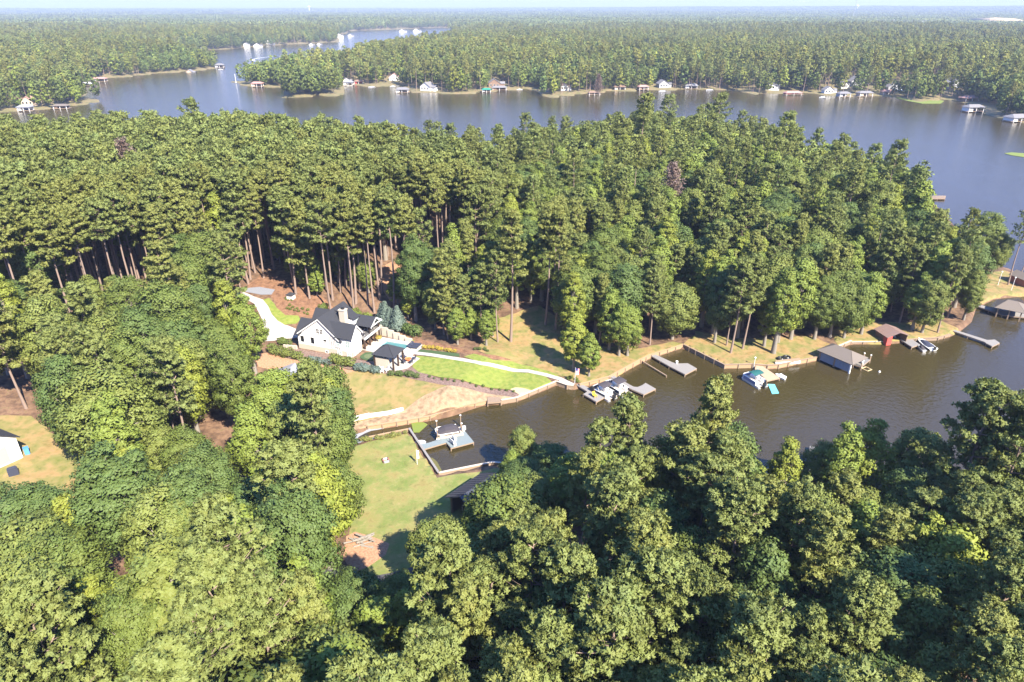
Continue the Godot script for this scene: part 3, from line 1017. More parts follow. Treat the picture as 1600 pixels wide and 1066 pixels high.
# ---------------------------------------------------------------- plants of the garden
var shrubs := []


func make_shrubs() -> void:
	for i in 3:
		var f := broadleaf(900 + i, 1.0, 0.56, 0.0, 20, 40, 0.055, 0.3)
		shrubs.append([f[1], "shrub"])
	var f2 := Foliage.new()
	f2.r.seed = 31
	for k in 900:
		var u := pow(f2.r.randf(), 1.5)
		var a := f2.r.randf_range(0, TAU)
		var d := Vector3(cos(a), 0.25, sin(a))
		f2.tuft(Vector3(0, 0.05 + u * 0.9, 0) + d * 0.34 * (1.02 - u) * f2.r.randf_range(0.5, 1.05), d, 0.075, 6, tone(f2.r, 0.15))
	shrubs.append([f2.mesh(), "spruce"])


func shrub(x: float, z: float, tall: float, look: String, label: String, group: String, form := -1, wide := 1.0) -> void:
	var k := form if form >= 0 else rng.randi() % 3
	var o := thing("spruce" if k == 3 else "shrub", label, "shrub", on(x, z), rng.randf_range(0, TAU), group)
	o.scale = Vector3(tall * wide, tall, tall * wide)
	part("foliage", shrubs[k][0], M[look], o)
	var s := Shape.new()
	s.tube([Vector3(0, -0.1, 0), Vector3(0, 0.6, 0)], [0.05, 0.02], 5)
	part("stem", s, M.bark, o)


func row(flat: Array, count: int, tall: Vector2, look: String, label: String, group: String, form := -1, wide := 1.0, loose := 0.25) -> void:
	var p := ring(flat)
	var total := 0.0
	for i in p.size() - 1:
		total += p[i].distance_to(p[i + 1])
	for k in count:
		var s := total * (k + 0.5) / count
		var i := 0
		while i < p.size() - 2 and s > p[i].distance_to(p[i + 1]):
			s -= p[i].distance_to(p[i + 1])
			i += 1
		var q := p[i].lerp(p[i + 1], s / p[i].distance_to(p[i + 1])) + Vector2(rng.randf_range(-loose, loose), rng.randf_range(-loose, loose))
		shrub(q.x, q.y, rng.randf_range(tall.x, tall.y), look, label, group, form, wide)


func garden() -> void:
	make_shrubs()
	row([-46.61,-116.66,-43.86,-115.6,-39.58,-114.18], 7, Vector2(1.5, 2.1), "leaf_c", "round olive hedge shrub in the row below the house front", "hedge below the house front")
	row([-45.83,-120.52,-44.42,-119.95,-43.14,-119.43], 4, Vector2(1.3, 1.8), "leaf_a", "green shrub by the low wall at the drive's end", "shrubs at the drive's end")
	row([-37.99,-113.66,-35.87,-112.89,-33.77,-112.1], 4, Vector2(1.1, 1.4), "spruce", "blue green juniper under the house front", "junipers under the house front", -1, 1.3)
	row([-33.44,-112.75,-31.3,-111.73,-29.6,-110.97], 5, Vector2(1.6, 2.3), "leaf_c", "upright green shrub at the house's front corner", "shrubs at the house corner")
	row([-28.63,-110.25,-27.35,-109.74,-25.62,-109.24,-23.91,-108.76], 7, Vector2(1.3, 1.7), "spruce", "blue green juniper in the bed below the pavilion", "junipers below the pavilion", -1, 1.25)
	row([-22.17,-108.04,-20.98,-107.8,-19.1,-107.56,-17.77,-107.09,-16.68,-106.62], 6, Vector2(0.9, 1.2), "leaf_b", "low dark shrub between pavilion bed and lawn", "low shrubs below the patio", -1, 1.2)
	row([-15.48,-107.09,-11.35,-105.69,-6.83,-105.65,-1.71,-105.63,0.68,-104.73], 13, Vector2(0.4, 0.6), "leaf_b", "tiny shrub along the lawn's lower edge", "tiny edging shrubs")
	row([-27.69,-130.58,-26.19,-129.62,-24.66,-128.35,-23.14,-127.09], 5, Vector2(4.2, 5.4), "spruce", "blue spruce in the row behind the retaining wall", "blue spruces behind the wall", 3, 1.05)
	row([-21.96,-126.17,-20.1,-124.95,-19.08,-124.05], 4, Vector2(2.0, 2.6), "leaf_b", "dark green shrub past the blue spruces", "shrubs past the spruces", -1, 1.1)
	row([-48.03,-133.51,-46.3,-132.62,-44.79,-132,-43.42,-131.75,-42.39,-131.77], 6, Vector2(0.55, 0.75), "leaf_c", "small round shrub in the front line on pine straw", "small shrubs on pine straw")
	row([-48.33,-134.6,-47,-134.19,-45.47,-133.53,-44.03,-133.19,-42.9,-132.87], 5, Vector2(0.55, 0.75), "leaf_c", "small round shrub in the back line on pine straw", "small shrubs on pine straw, back line")
	row([-49.72,-137.6,-48.28,-136.89,-47.14,-136.72], 5, Vector2(0.4, 0.6), "leaf_c", "low plant round the little white well house", "plants round the well house")
	row([-40.98,-134.25,-40.47,-134.96,-39.84,-135.75], 3, Vector2(1.4, 2.0), "leaf_a", "green shrub behind the house roof", "shrubs behind the roof")
	row([-35.6,-135.45,-34.1,-134.2,-32.73,-132.88,-31.45,-131.89,-29.97,-131.23], 7, Vector2(1.4, 2.2), "lime_b", "yellow green shrub behind the covered deck", "shrubs behind the deck")
	row([-17.47,-119.15,-15.92,-118.59,-14.12,-118.04,-12.34,-117.49,-10.56,-116.81], 11, Vector2(0.55, 0.85), "bloom", "clump of yellow flowers beside the turf strip", "yellow flower clumps", -1, 1.1)
	row([-7.2,-118.31,-5.56,-117.76,-4.31,-117.22], 6, Vector2(0.5, 0.8), "leaf_b", "low plant in the straw bed past the flowers", "low plants past the flowers")
	row([9.94,-108.88,10.63,-110.33,11.69,-108.88,12.19,-107.94], 5, Vector2(0.5, 0.8), "leaf_a", "small plant at the head of the dock walk", "plants at the dock head")
	row([-24.16,-89.63,-20.29,-90.51,-16.83,-91.96], 9, Vector2(0.5, 0.9), "reeds_leaf", "reed clump in the creek head", "reeds in the creek", -1, 1.5)
	row([-15.97,-94.52,-15.48,-93.95,-15.16,-94.71,-16.31,-95.47], 6, Vector2(0.5, 0.8), "reeds_leaf", "floating weed clump at the lawn's water corner", "weeds at the corner", -1, 1.8)


# ---------------------------------------------------------------- the white house and its garden
const U := Vector2(0.9393, 0.3431)
const HOUSE := Vector2(-41.4, -119.0)


func lot(x: float, z: float, up := 0.0) -> Vector3:
	# a point of the house's own plan: x along its front, -z behind it
	var p := HOUSE + U * x + Vector2(-U.y, U.x) * z
	return Vector3(p.x, 2.5 + up, p.y)


var lot_turn := atan2(-0.3431, 0.9393)


func roof(called: String, parent: Node, pts: Array, m: Material, thick := 0.16) -> MeshInstance3D:
	# a slab over the polygon pts
	var s := Shape.new()
	var nrm: Vector3 = (pts[1] - pts[0]).cross(pts[2] - pts[0]).normalized()
	nrm = nrm if nrm.y > 0 else -nrm
	var mid := Vector3.ZERO
	for p in pts:
		mid += p / pts.size()
	for i in range(1, pts.size() - 1):
		s.tri(pts[0] + nrm * thick, pts[i] + nrm * thick, pts[i + 1] + nrm * thick, nrm)
		s.tri(pts[0], pts[i], pts[i + 1], -nrm)
	for i in pts.size():
		var a: Vector3 = pts[i]
		var b: Vector3 = pts[(i + 1) % pts.size()]
		s.quad(a, b, b + nrm * thick, a + nrm * thick, (a + b) / 2 - mid)
	return part(called, s, m, parent)


func window(parent: Node, at: Vector3, w: float, h: float, side: String, m: Material, mullion := true) -> void:
	# at is the middle of the pane on the wall; side "z" faces +z, "x" faces +x
	var keep := Transform3D(Basis(Vector3.UP, PI / 2 if side == "x" else 0.0), at)
	var s := Shape.new()
	s.t = keep
	s.box(Vector3(-w / 2, -h / 2, -0.05), Vector3(w / 2, h / 2, 0.03))
	var o := part("window", s, m, parent)
	var f := Shape.new()
	f.t = keep
	f.box(Vector3(-w / 2 - 0.08, h / 2, -0.05), Vector3(w / 2 + 0.08, h / 2 + 0.09, 0.07))
	f.box(Vector3(-w / 2 - 0.1, -h / 2 - 0.08, -0.05), Vector3(w / 2 + 0.1, -h / 2, 0.1))
	f.box(Vector3(-w / 2 - 0.08, -h / 2, -0.05), Vector3(-w / 2, h / 2, 0.07))
	f.box(Vector3(w / 2, -h / 2, -0.05), Vector3(w / 2 + 0.08, h / 2, 0.07))
	if mullion:
		f.box(Vector3(-0.025, -h / 2, 0.031), Vector3(0.025, h / 2, 0.05))
		f.box(Vector3(-w / 2, -0.025, 0.031), Vector3(w / 2, 0.025, 0.046))
	part("frame", f, M.white_trim, o)


func gable_wall(parent: Node, x0: float, x1: float, z0: float, z1: float, low: float, eave: float, peak: float, ridge: float, along_z: bool, m: Material) -> void:
	# four walls with gables; the ridge runs along z (or x) over ridge
	var s := Shape.new()
	var ends := []
	for w in ([z0, z1] if along_z else [x0, x1]):
		var e := [Vector3(x0, low, w), Vector3(x1, low, w), Vector3(x1, eave, w), Vector3(ridge, peak, w), Vector3(x0, eave, w)] if along_z else [Vector3(w, low, z0), Vector3(w, low, z1), Vector3(w, eave, z1), Vector3(w, peak, ridge), Vector3(w, eave, z0)]
		ends.append(e)
	var out := Vector3.BACK if along_z else Vector3.RIGHT
	for k in 2:
		var e: Array = ends[k]
		var d := out * (signf((z0 - z1) if along_z else (x0 - x1)) * (1.0 if k == 0 else -1.0))
		for i in range(1, 4):
			s.tri(e[0], e[i], e[i + 1], d)
	for pair in [[0, 4], [1, 2]]:
		var a: int = pair[0]
		var b: int = pair[1]
		s.quad(ends[0][a], ends[1][a], ends[1][b], ends[0][b], ends[0][a] - ends[0][1 - a])
	part("wall", s, m, parent)


func white_house() -> void:
	var h := thing("white_house", "white gabled house with dark shingle roofs and a stone chimney above the pool", "house", lot(0, 0), lot_turn)
	var base := Shape.new()
	base.box(Vector3(-0.04, -1.6, -8.44), Vector3(9.54, 1.05, 0.04))
	base.box(Vector3(9.54, -1.6, -3.44), Vector3(12.04, 1.05, 0.04))
	part("stone_base", base, M.stone, h, "cream stone base course of the house")
	gable_wall(h, 0, 9.5, -8.4, 0, 1.05, 3.2, 7.0, 5.3, true, M.white_wall)
	gable_wall(h, 7.0, 12.0, -3.4, 0.0, 1.05, 3.9, 5.9, -1.7, false, M.white_wall)
	# boards of the front: thin battens
	var bat := Shape.new()
	for i in 29:
		var x := 0.2 + i * 0.42
		var topy := minf(3.2 + (7.0 - 3.2) * x / 5.3, 7.0 - (7.0 - 3.2) * (x - 5.3) / 4.2) if x < 9.5 else 3.8
		bat.box(Vector3(x - 0.02, 1.06, 0.0), Vector3(x + 0.02, maxf(topy, 3.2 if x < 9.5 else 3.8) - 0.12, 0.025))
	part("batten", bat, M.white_trim, h)
	var r: Material = M.shingle
	var l1 := Vector3(5.3, 7.05, 0.35)
	var l2 := Vector3(5.3, 7.05, -8.7)
	roof("roof", h, [l1, l2, Vector3(-0.45, 2.93, -8.7), Vector3(-0.45, 2.93, 0.35)], r)
	roof("roof", h, [l1, l2, Vector3(9.95, 2.84, -8.7), Vector3(9.95, 2.84, -3.2), Vector3(9.95, 2.84, 0.35)], r)
	# left cross gable above the garage side
	gable_wall(h, -0.02, 3.2, -4.5, -0.3, 2.9, 3.1, 5.3, -2.3, false, M.white_wall)
	roof("roof", h, [Vector3(-0.4, 5.36, -2.3), Vector3(3.4, 5.36, -2.3), Vector3(0.6, 2.98, 0.42), Vector3(-0.4, 2.98, 0.42)], r)
	roof("roof", h, [Vector3(-0.4, 5.36, -2.3), Vector3(3.4, 5.36, -2.3), Vector3(0.6, 3.0, -5.0), Vector3(-0.4, 3.0, -5.0)], r)
	gable_wall(h, -0.02, 3.2, -8.38, -5.6, 2.9, 3.5, 5.4, -7.2, false, M.white_wall)
	roof("roof", h, [Vector3(-0.4, 5.46, -7.2), Vector3(3.2, 5.46, -7.2), Vector3(1.0, 3.4, -5.3), Vector3(-0.4, 3.4, -5.3)], r)
	roof("roof", h, [Vector3(-0.4, 5.46, -7.2), Vector3(3.2, 5.46, -7.2), Vector3(1.0, 3.4, -9.1), Vector3(-0.4, 3.4, -9.1)], r)
	# right front wing
	roof("roof", h, [Vector3(12.35, 5.98, -1.7), Vector3(6.4, 5.98, -1.7), Vector3(8.6, 3.72, 0.3), Vector3(12.35, 3.72, 0.3)], r)
	roof("roof", h, [Vector3(12.35, 5.98, -1.7), Vector3(6.4, 5.98, -1.7), Vector3(8.8, 3.72, -3.75), Vector3(12.35, 3.72, -3.75)], r)
	# rake boards
	var rk := Shape.new()
	rk.bar(Vector3(5.3, 6.95, 0.3), Vector3(-0.4, 2.85, 0.3), 0.1, 0.26)
	rk.bar(Vector3(5.3, 6.95, 0.3), Vector3(9.5, 3.1, 0.3), 0.1, 0.26)
	part("rake_board", rk, M.white_trim, h)
	rk = Shape.new()
	rk.bar(Vector3(12.32, 5.9, -1.7), Vector3(12.32, 3.65, 0.28), 0.1, 0.24)
	rk.bar(Vector3(12.32, 5.9, -1.7), Vector3(12.32, 3.65, -3.7), 0.1, 0.24)
	part("rake_board", rk, M.white_trim, h)
	# dormer
	bx("dormer", Vector3(6.6, 4.2, -6.9), Vector3(9.6, 5.35, -4.9), M.white_wall, h)
	roof("dormer_roof", h, [Vector3(5.6, 6.9, -4.7), Vector3(5.6, 6.9, -7.1), Vector3(9.9, 5.35, -7.1), Vector3(9.9, 5.35, -4.7)], r, 0.12)
	window(h, Vector3(9.62, 4.85, -5.9), 1.3, 0.75, "x", M.glass_pale)
	# chimney
	var c := bx("chimney", Vector3(7.4, 3.4, -4.75), Vector3(8.6, 7.5, -3.65), M.stone, h)
	bx("chimney_cap", Vector3(7.3, 7.5, -4.85), Vector3(8.7, 7.66, -3.55), M.stone, c)
	bx("flue", Vector3(7.7, 7.66, -4.45), Vector3(8.3, 7.95, -3.95), M.black_metal, c)
	# windows of the front and the pool side
	window(h, Vector3(1.05, 2.15, 0.02), 0.8, 1.3, "z", M.glass_dark, false)
	window(h, Vector3(3.35, 2.15, 0.02), 0.8, 1.35, "z", M.glass_dark, false)
	window(h, Vector3(4.8, 4.35, 0.02), 0.6, 1.0, "z", M.glass_dark)
	window(h, Vector3(5.6, 4.35, 0.02), 0.6, 1.0, "z", M.glass_dark)
	window(h, Vector3(6.2, 2.6, 0.02), 0.7, 0.45, "z", M.glass_dark, false)
	window(h, Vector3(9.0, 2.45, 0.02), 0.75, 1.35, "z", M.glass_pale)
	window(h, Vector3(11.15, 2.55, 0.02), 0.8, 1.35, "z", M.glass_pale)
	window(h, Vector3(6.35, 0.25, 0.05), 0.45, 0.4, "z", M.glass_dark, false)
	window(h, Vector3(9.2, 0.3, 0.05), 0.75, 1.1, "z", M.glass_pale)
	window(h, Vector3(11.3, 0.3, 0.05), 0.8, 1.1, "z", M.glass_pale)
	window(h, Vector3(12.03, 2.7, -1.7), 1.7, 1.5, "x", M.glass_pale)
	window(h, Vector3(12.06, 0.45, -1.7), 1.7, 1.05, "x", M.glass_pale)
	bx("garage_door", Vector3(-0.06, -0.1, -6.9), Vector3(-0.02, 2.2, -4.0), M.navy_metal, h)
	# covered deck over the patio
	var d := bx("deck", Vector3(9.52, 2.3, -9.2), Vector3(12.7, 2.55, -3.46), M.grey_deck, h)
	bx("fascia", Vector3(12.7, 2.15, -9.2), Vector3(12.78, 2.6, -3.46), M.white_trim, d)
	for z in [-9.1, -7.4, -5.5, -3.6]:
		bx("post", Vector3(12.4, -0.2, z - 0.14), Vector3(12.66, 2.3, z + 0.14), M.dark_wood, h)
	var rail := Shape.new()
	rail.bar(Vector3(12.62, 3.5, -9.1), Vector3(12.62, 3.5, -3.5), 0.07, 0.07)
	rail.bar(Vector3(9.6, 3.5, -9.14), Vector3(12.62, 3.5, -9.14), 0.07, 0.07)
	for k in 26:
		rail.box(Vector3(12.6, 2.55, -9.1 + k * 0.22), Vector3(12.63, 3.47, -9.07 + k * 0.22))
	part("railing", rail, M.black_metal, h)
	for z in [-9.1, -5.7]:
		bx("post", Vector3(12.42, 2.55, z - 0.12), Vector3(12.64, 4.3, z + 0.12), M.dark_wood, h)
	roof("porch_roof", h, [Vector3(13.2, 5.35, -7.4), Vector3(6.8, 5.35, -7.4), Vector3(8.6, 4.0, -5.3), Vector3(13.2, 4.0, -5.3)], r)
	roof("porch_roof", h, [Vector3(13.2, 5.35, -7.4), Vector3(6.8, 5.35, -7.4), Vector3(8.6, 4.0, -9.5), Vector3(13.2, 4.0, -9.5)], r)
	rk = Shape.new()
	rk.bar(Vector3(13.15, 5.3, -7.4), Vector3(13.15, 3.95, -5.3), 0.12, 0.3)
	rk.bar(Vector3(13.15, 5.3, -7.4), Vector3(13.15, 3.95, -9.5), 0.12, 0.3)
	rk.bar(Vector3(13.15, 4.15, -5.5), Vector3(13.15, 4.15, -9.3), 0.1, 0.2)
	part("porch_gable", rk, M.white_trim, h)
	# deck chairs and a table up there
	for a in [[10.6, -5.0], [11.8, -4.4], [10.8, -7.2], [11.8, -8.2]]:
		deck_chair(lot(a[0], a[1], 2.55), lot_turn + rng.randf_range(-1, 1), M.white_trim, M.canvas_dark, "white framed chair on the covered deck", "chairs on the covered deck")
	# patio, pool, wall
	var slab := Shape.new()
	slab.prism([Vector2(12.06, -3.4), Vector2(12.2, -9.6), Vector2(20, -9.25), Vector2(22.6, -9.2), Vector2(22.2, -4.4), Vector2(24.2, -3.8), Vector2(23.8, 0.4), Vector2(22.4, 2.0), Vector2(18.0, 2.3), Vector2(17.4, -2.4), Vector2(14, -3.2)], -0.5, 0.14)
	var patio := part("patio", slab, M.paver)
	patio.position = lot(0, 0)
	patio.rotation.y = lot_turn
	patio.set_meta("kind", "structure")
	patio.set_meta("label", "pale paved patio round the pool and pavilion")
	var p := thing("swimming_pool", "turquoise swimming pool behind the dark roofed pavilion", "pool", lot(0, 0.0), lot_turn)
	var cop := Shape.new()
	cop.box(Vector3(13.9, 0.1, -8.4), Vector3(20.2, 0.26, -8.0))
	cop.box(Vector3(13.9, 0.1, -5.7), Vector3(20.2, 0.26, -5.3))
	cop.box(Vector3(13.9, 0.1, -8.0), Vector3(14.3, 0.26, -5.7))
	cop.box(Vector3(19.8, 0.1, -8.0), Vector3(20.2, 0.26, -5.7))
	part("coping", cop, M.concrete, p)
	bx("pool_water", Vector3(14.3, -0.3, -8.0), Vector3(19.8, 0.19, -5.7), M.pool_water, p)
	var steps := bx("pool_step", Vector3(14.32, 0.192, -7.9), Vector3(14.9, 0.2, -5.8), M.pool_step, p)
	steps.set_meta("label", "pale shallow step of the pool")
	var wall := thing("retaining_wall", "cream block retaining wall stepping down along the pool lawn", "wall", lot(0, 0), lot_turn)
	for k in 6:
		var x := 10.9 + k * 1.45
		bx("wall_panel", Vector3(x, -0.6, -10.9 + k * 0.25), Vector3(x + 1.46, 2.1 - k * 0.24, -10.55 + k * 0.25), M.stone, wall)
	for k in 12:
		var x := 10.95 + k * 0.72
		bx("fence_post", Vector3(x, 1.0, -10.99 + k * 0.12), Vector3(x + 0.06, 2.85 - k * 0.115, -10.93 + k * 0.12), M.black_metal, wall)
	# putting green
	var pg := Shape.new()
	var o1 := []
	var o2 := []
	for k in 20:
		var a := TAU * k / 20
		o1.append(Vector2(15.0 + cos(a) * (2.1 + 0.2 * cos(3 * a)), -1.4 + sin(a) * 1.6))
		o2.append(Vector2(15.1 + cos(a) * 1.4, -1.35 + sin(a) * 1.05))
	pg.prism(o1, -0.3, 0.12)
	var gr := part("putting_green", pg, M.turf)
	gr.position = lot(0, 0)
	gr.rotation.y = lot_turn
	tag(gr, "small dark green putting green beside the house corner", "putting green")
	pg = Shape.new()
	pg.prism(o2, 0.1, 0.135)
	part("green_centre", pg, M.turf_pale, gr)
	# pavilion
	var v := thing("pavilion", "pool pavilion with a dark hipped roof on brown posts and a stone back", "pavilion", lot(20.0, 0.3), lot_turn)
	var ap := Vector3(0, 4.2, 0)
	var co := [Vector3(-2.25, 2.75, 2.15), Vector3(2.25, 2.75, 2.15), Vector3(2.25, 2.75, -2.15), Vector3(-2.25, 2.75, -2.15)]
	for k in 4:
		roof("roof", v, [ap, co[k], co[(k + 1) % 4]], r, 0.12)
	for e in [[-1.9, 1.8], [1.9, 1.8], [1.9, -1.8], [-1.9, -1.8], [1.9, 0.0]]:
		bx("post", Vector3(e[0] - 0.13, 0, e[1] - 0.13), Vector3(e[0] + 0.13, 2.85, e[1] + 0.13), M.dark_wood, v)
	bx("stone_back", Vector3(-2.0, 0, 1.4), Vector3(0.9, 2.2, 1.75), M.stone, v)
	bx("counter", Vector3(-1.8, 0, -0.4), Vector3(-1.1, 1.0, 1.35), M.stone, v)
	# seats
	for k in 3:
		lounger(lot(21.0 + k * 0.0, -8.6 + k * 0.75, 0.14), lot_turn + PI / 2 + 0.15, ["dark pool lounger nearest the retaining wall", "middle one of three dark pool loungers", "dark pool lounger nearest the fire bowl"][k])
	var fp := thing("fire_bowl", "orange fire bowl between the patio chairs", "fire bowl", lot(22.6, -2.2, 0.14))
	var fs := Shape.new()
	fs.lathe([Vector2(0.0, 0.0), Vector2(0.35, 0.0), Vector2(0.3, 0.2), Vector2(0.62, 0.45), Vector2(0.6, 0.5), Vector2(0.5, 0.4), Vector2(0.0, 0.36)], 14)
	part("bowl", fs, M.orange, fp)
	bx("burner", Vector3(-0.2, 0.36, -0.04), Vector3(0.2, 0.42, 0.04), M.black_metal, fp)
	for e in [[21.5, -2.8, 1.2, "chair left of the fire bowl"], [23.4, -2.9, -1.0, "chair right of the fire bowl"], [22.3, -0.9, 2.9, "chair in front of the fire bowl"], [23.5, -1.4, -2.0, "chair at the patio corner by the fire bowl"]]:
		deck_chair(lot(e[0], e[1], 0.14), lot_turn + e[2], M.black_metal, M.canvas_navy, "dark patio " + e[3], "")
	for e in [[19.1, 3.2], [20.2, 3.4], [20.9, 2.8]]:
		deck_chair(lot(e[0], e[1], 0.05), lot_turn + rng.randf_range(-1, 1), M.white_trim, M.white_trim, "white garden chair in front of the pavilion", "white chairs by the pavilion")
	var um := thing("flower_pot", "pot of yellow flowers under the covered deck", "pot", lot(13.3, -7.6, 0.14))
	var us := Shape.new()
	us.lathe([Vector2(0.0, 0.0), Vector2(0.25, 0.0), Vector2(0.38, 0.6), Vector2(0.32, 0.6), Vector2(0.0, 0.55)], 10)
	part("pot", us, M.stone, um)
	var bl := part("bloom", shrubs[0][0], M.bloom, um)
	bl.position.y = 0.5
	bl.scale = Vector3(1.2, 0.8, 1.2)
	# well house
	var wh := on(-48.11,-137.78)
	var w := thing("well_house", "tiny white well house with a grey roof on the pine straw", "shed", wh, lot_turn)
	bx("wall", Vector3(-0.7, -0.2, -0.6), Vector3(0.7, 1.0, 0.6), M.white_wall, w)
	var q := [Vector3(-0.85, 0.98, 0.75), Vector3(0.85, 0.98, 0.75), Vector3(0.85, 0.98, -0.75), Vector3(-0.85, 0.98, -0.75)]
	for k in 4:
		roof("roof", w, [Vector3(0, 1.55, 0), q[k], q[(k + 1) % 4]], M.shingle, 0.06)
	# low wall at the drive's end
	var lw := thing("garden_wall", "low curved cream wall at the drive's end", "wall", lot(-1.6, 0.6), lot_turn)
	for k in 4:
		bx("wall_panel", Vector3(-1.2 + k * 0.7, -0.6, 0.35 - 0.12 * k), Vector3(-0.5 + k * 0.7, 0.75, 0.65 - 0.12 * k), M.stone, lw)


func deck_chair(at: Vector3, turn: float, frame: Material, cloth: Material, label: String, group := "") -> void:
	var o := thing("chair", label, "chair", at, turn, group)
	bx("seat", Vector3(-0.3, 0.36, -0.3), Vector3(0.3, 0.44, 0.3), cloth, o)
	var b := Shape.new()
	b.bar(Vector3(0, 0.42, -0.3), Vector3(0, 0.95, -0.48), 0.6, 0.07)
	part("backrest", b, cloth, o)
	for e in [[-1, -1], [1, -1], [-1, 1], [1, 1]]:
		bx("leg", Vector3(e[0] * 0.27 - 0.03, 0, e[1] * 0.27 - 0.03), Vector3(e[0] * 0.27 + 0.03, 0.36, e[1] * 0.27 + 0.03), frame, o)


func lounger(at: Vector3, turn: float, label: String) -> void:
	var o := thing("lounger", label, "lounger", at, turn, "pool loungers")
	bx("seat", Vector3(-0.3, 0.25, -0.5), Vector3(0.3, 0.36, 0.95), M.canvas_navy, o)
	var b := Shape.new()
	b.bar(Vector3(0, 0.31, -0.5), Vector3(0, 0.75, -1.0), 0.6, 0.09)
	part("backrest", b, M.canvas_navy, o)
	for e in [[-1, -0.4], [1, -0.4], [-1, 0.85], [1, 0.85]]:
		bx("leg", Vector3(e[0] * 0.26 - 0.03, 0, e[1] - 0.03), Vector3(e[0] * 0.26 + 0.03, 0.25, e[1] + 0.03), M.black_metal, o)


# ---------------------------------------------------------------- smaller buildings and yard things
func gabled(parent: Node, w: float, d: float, eave: float, peak: float, wall: Material, cover: Material, over := 0.35, low := -0.6) -> void:
	# a plain gabled building centred on its parent, ridge along z
	gable_wall(parent, -w / 2, w / 2, -d / 2, d / 2, low, eave, peak, 0.0, true, wall)
	var drop := (peak - eave) / (w / 2) * over
	for s in [-1.0, 1.0]:
		roof("roof", parent, [Vector3(0, peak + 0.02, d / 2 + over), Vector3(0, peak + 0.02, -d / 2 - over), Vector3(s * (w / 2 + over), eave - drop + 0.02, -d / 2 - over), Vector3(s * (w / 2 + over), eave - drop + 0.02, d / 2 + over)], cover, 0.12)


func hipped(parent: Node, w: float, d: float, eave: float, peak: float, inset: float, cover: Material) -> void:
	# four slopes with a ridge along z
	var a := Vector3(0, peak, d / 2 - inset)
	var b := Vector3(0, peak, -d / 2 + inset)
	var c := [Vector3(-w / 2, eave, d / 2), Vector3(w / 2, eave, d / 2), Vector3(w / 2, eave, -d / 2), Vector3(-w / 2, eave, -d / 2)]
	roof("roof", parent, [a, c[0], c[1]], cover, 0.1)
	roof("roof", parent, [b, c[2], c[3]], cover, 0.1)
	roof("roof", parent, [a, b, c[2], c[1]], cover, 0.1)
	roof("roof", parent, [a, b, c[3], c[0]], cover, 0.1)


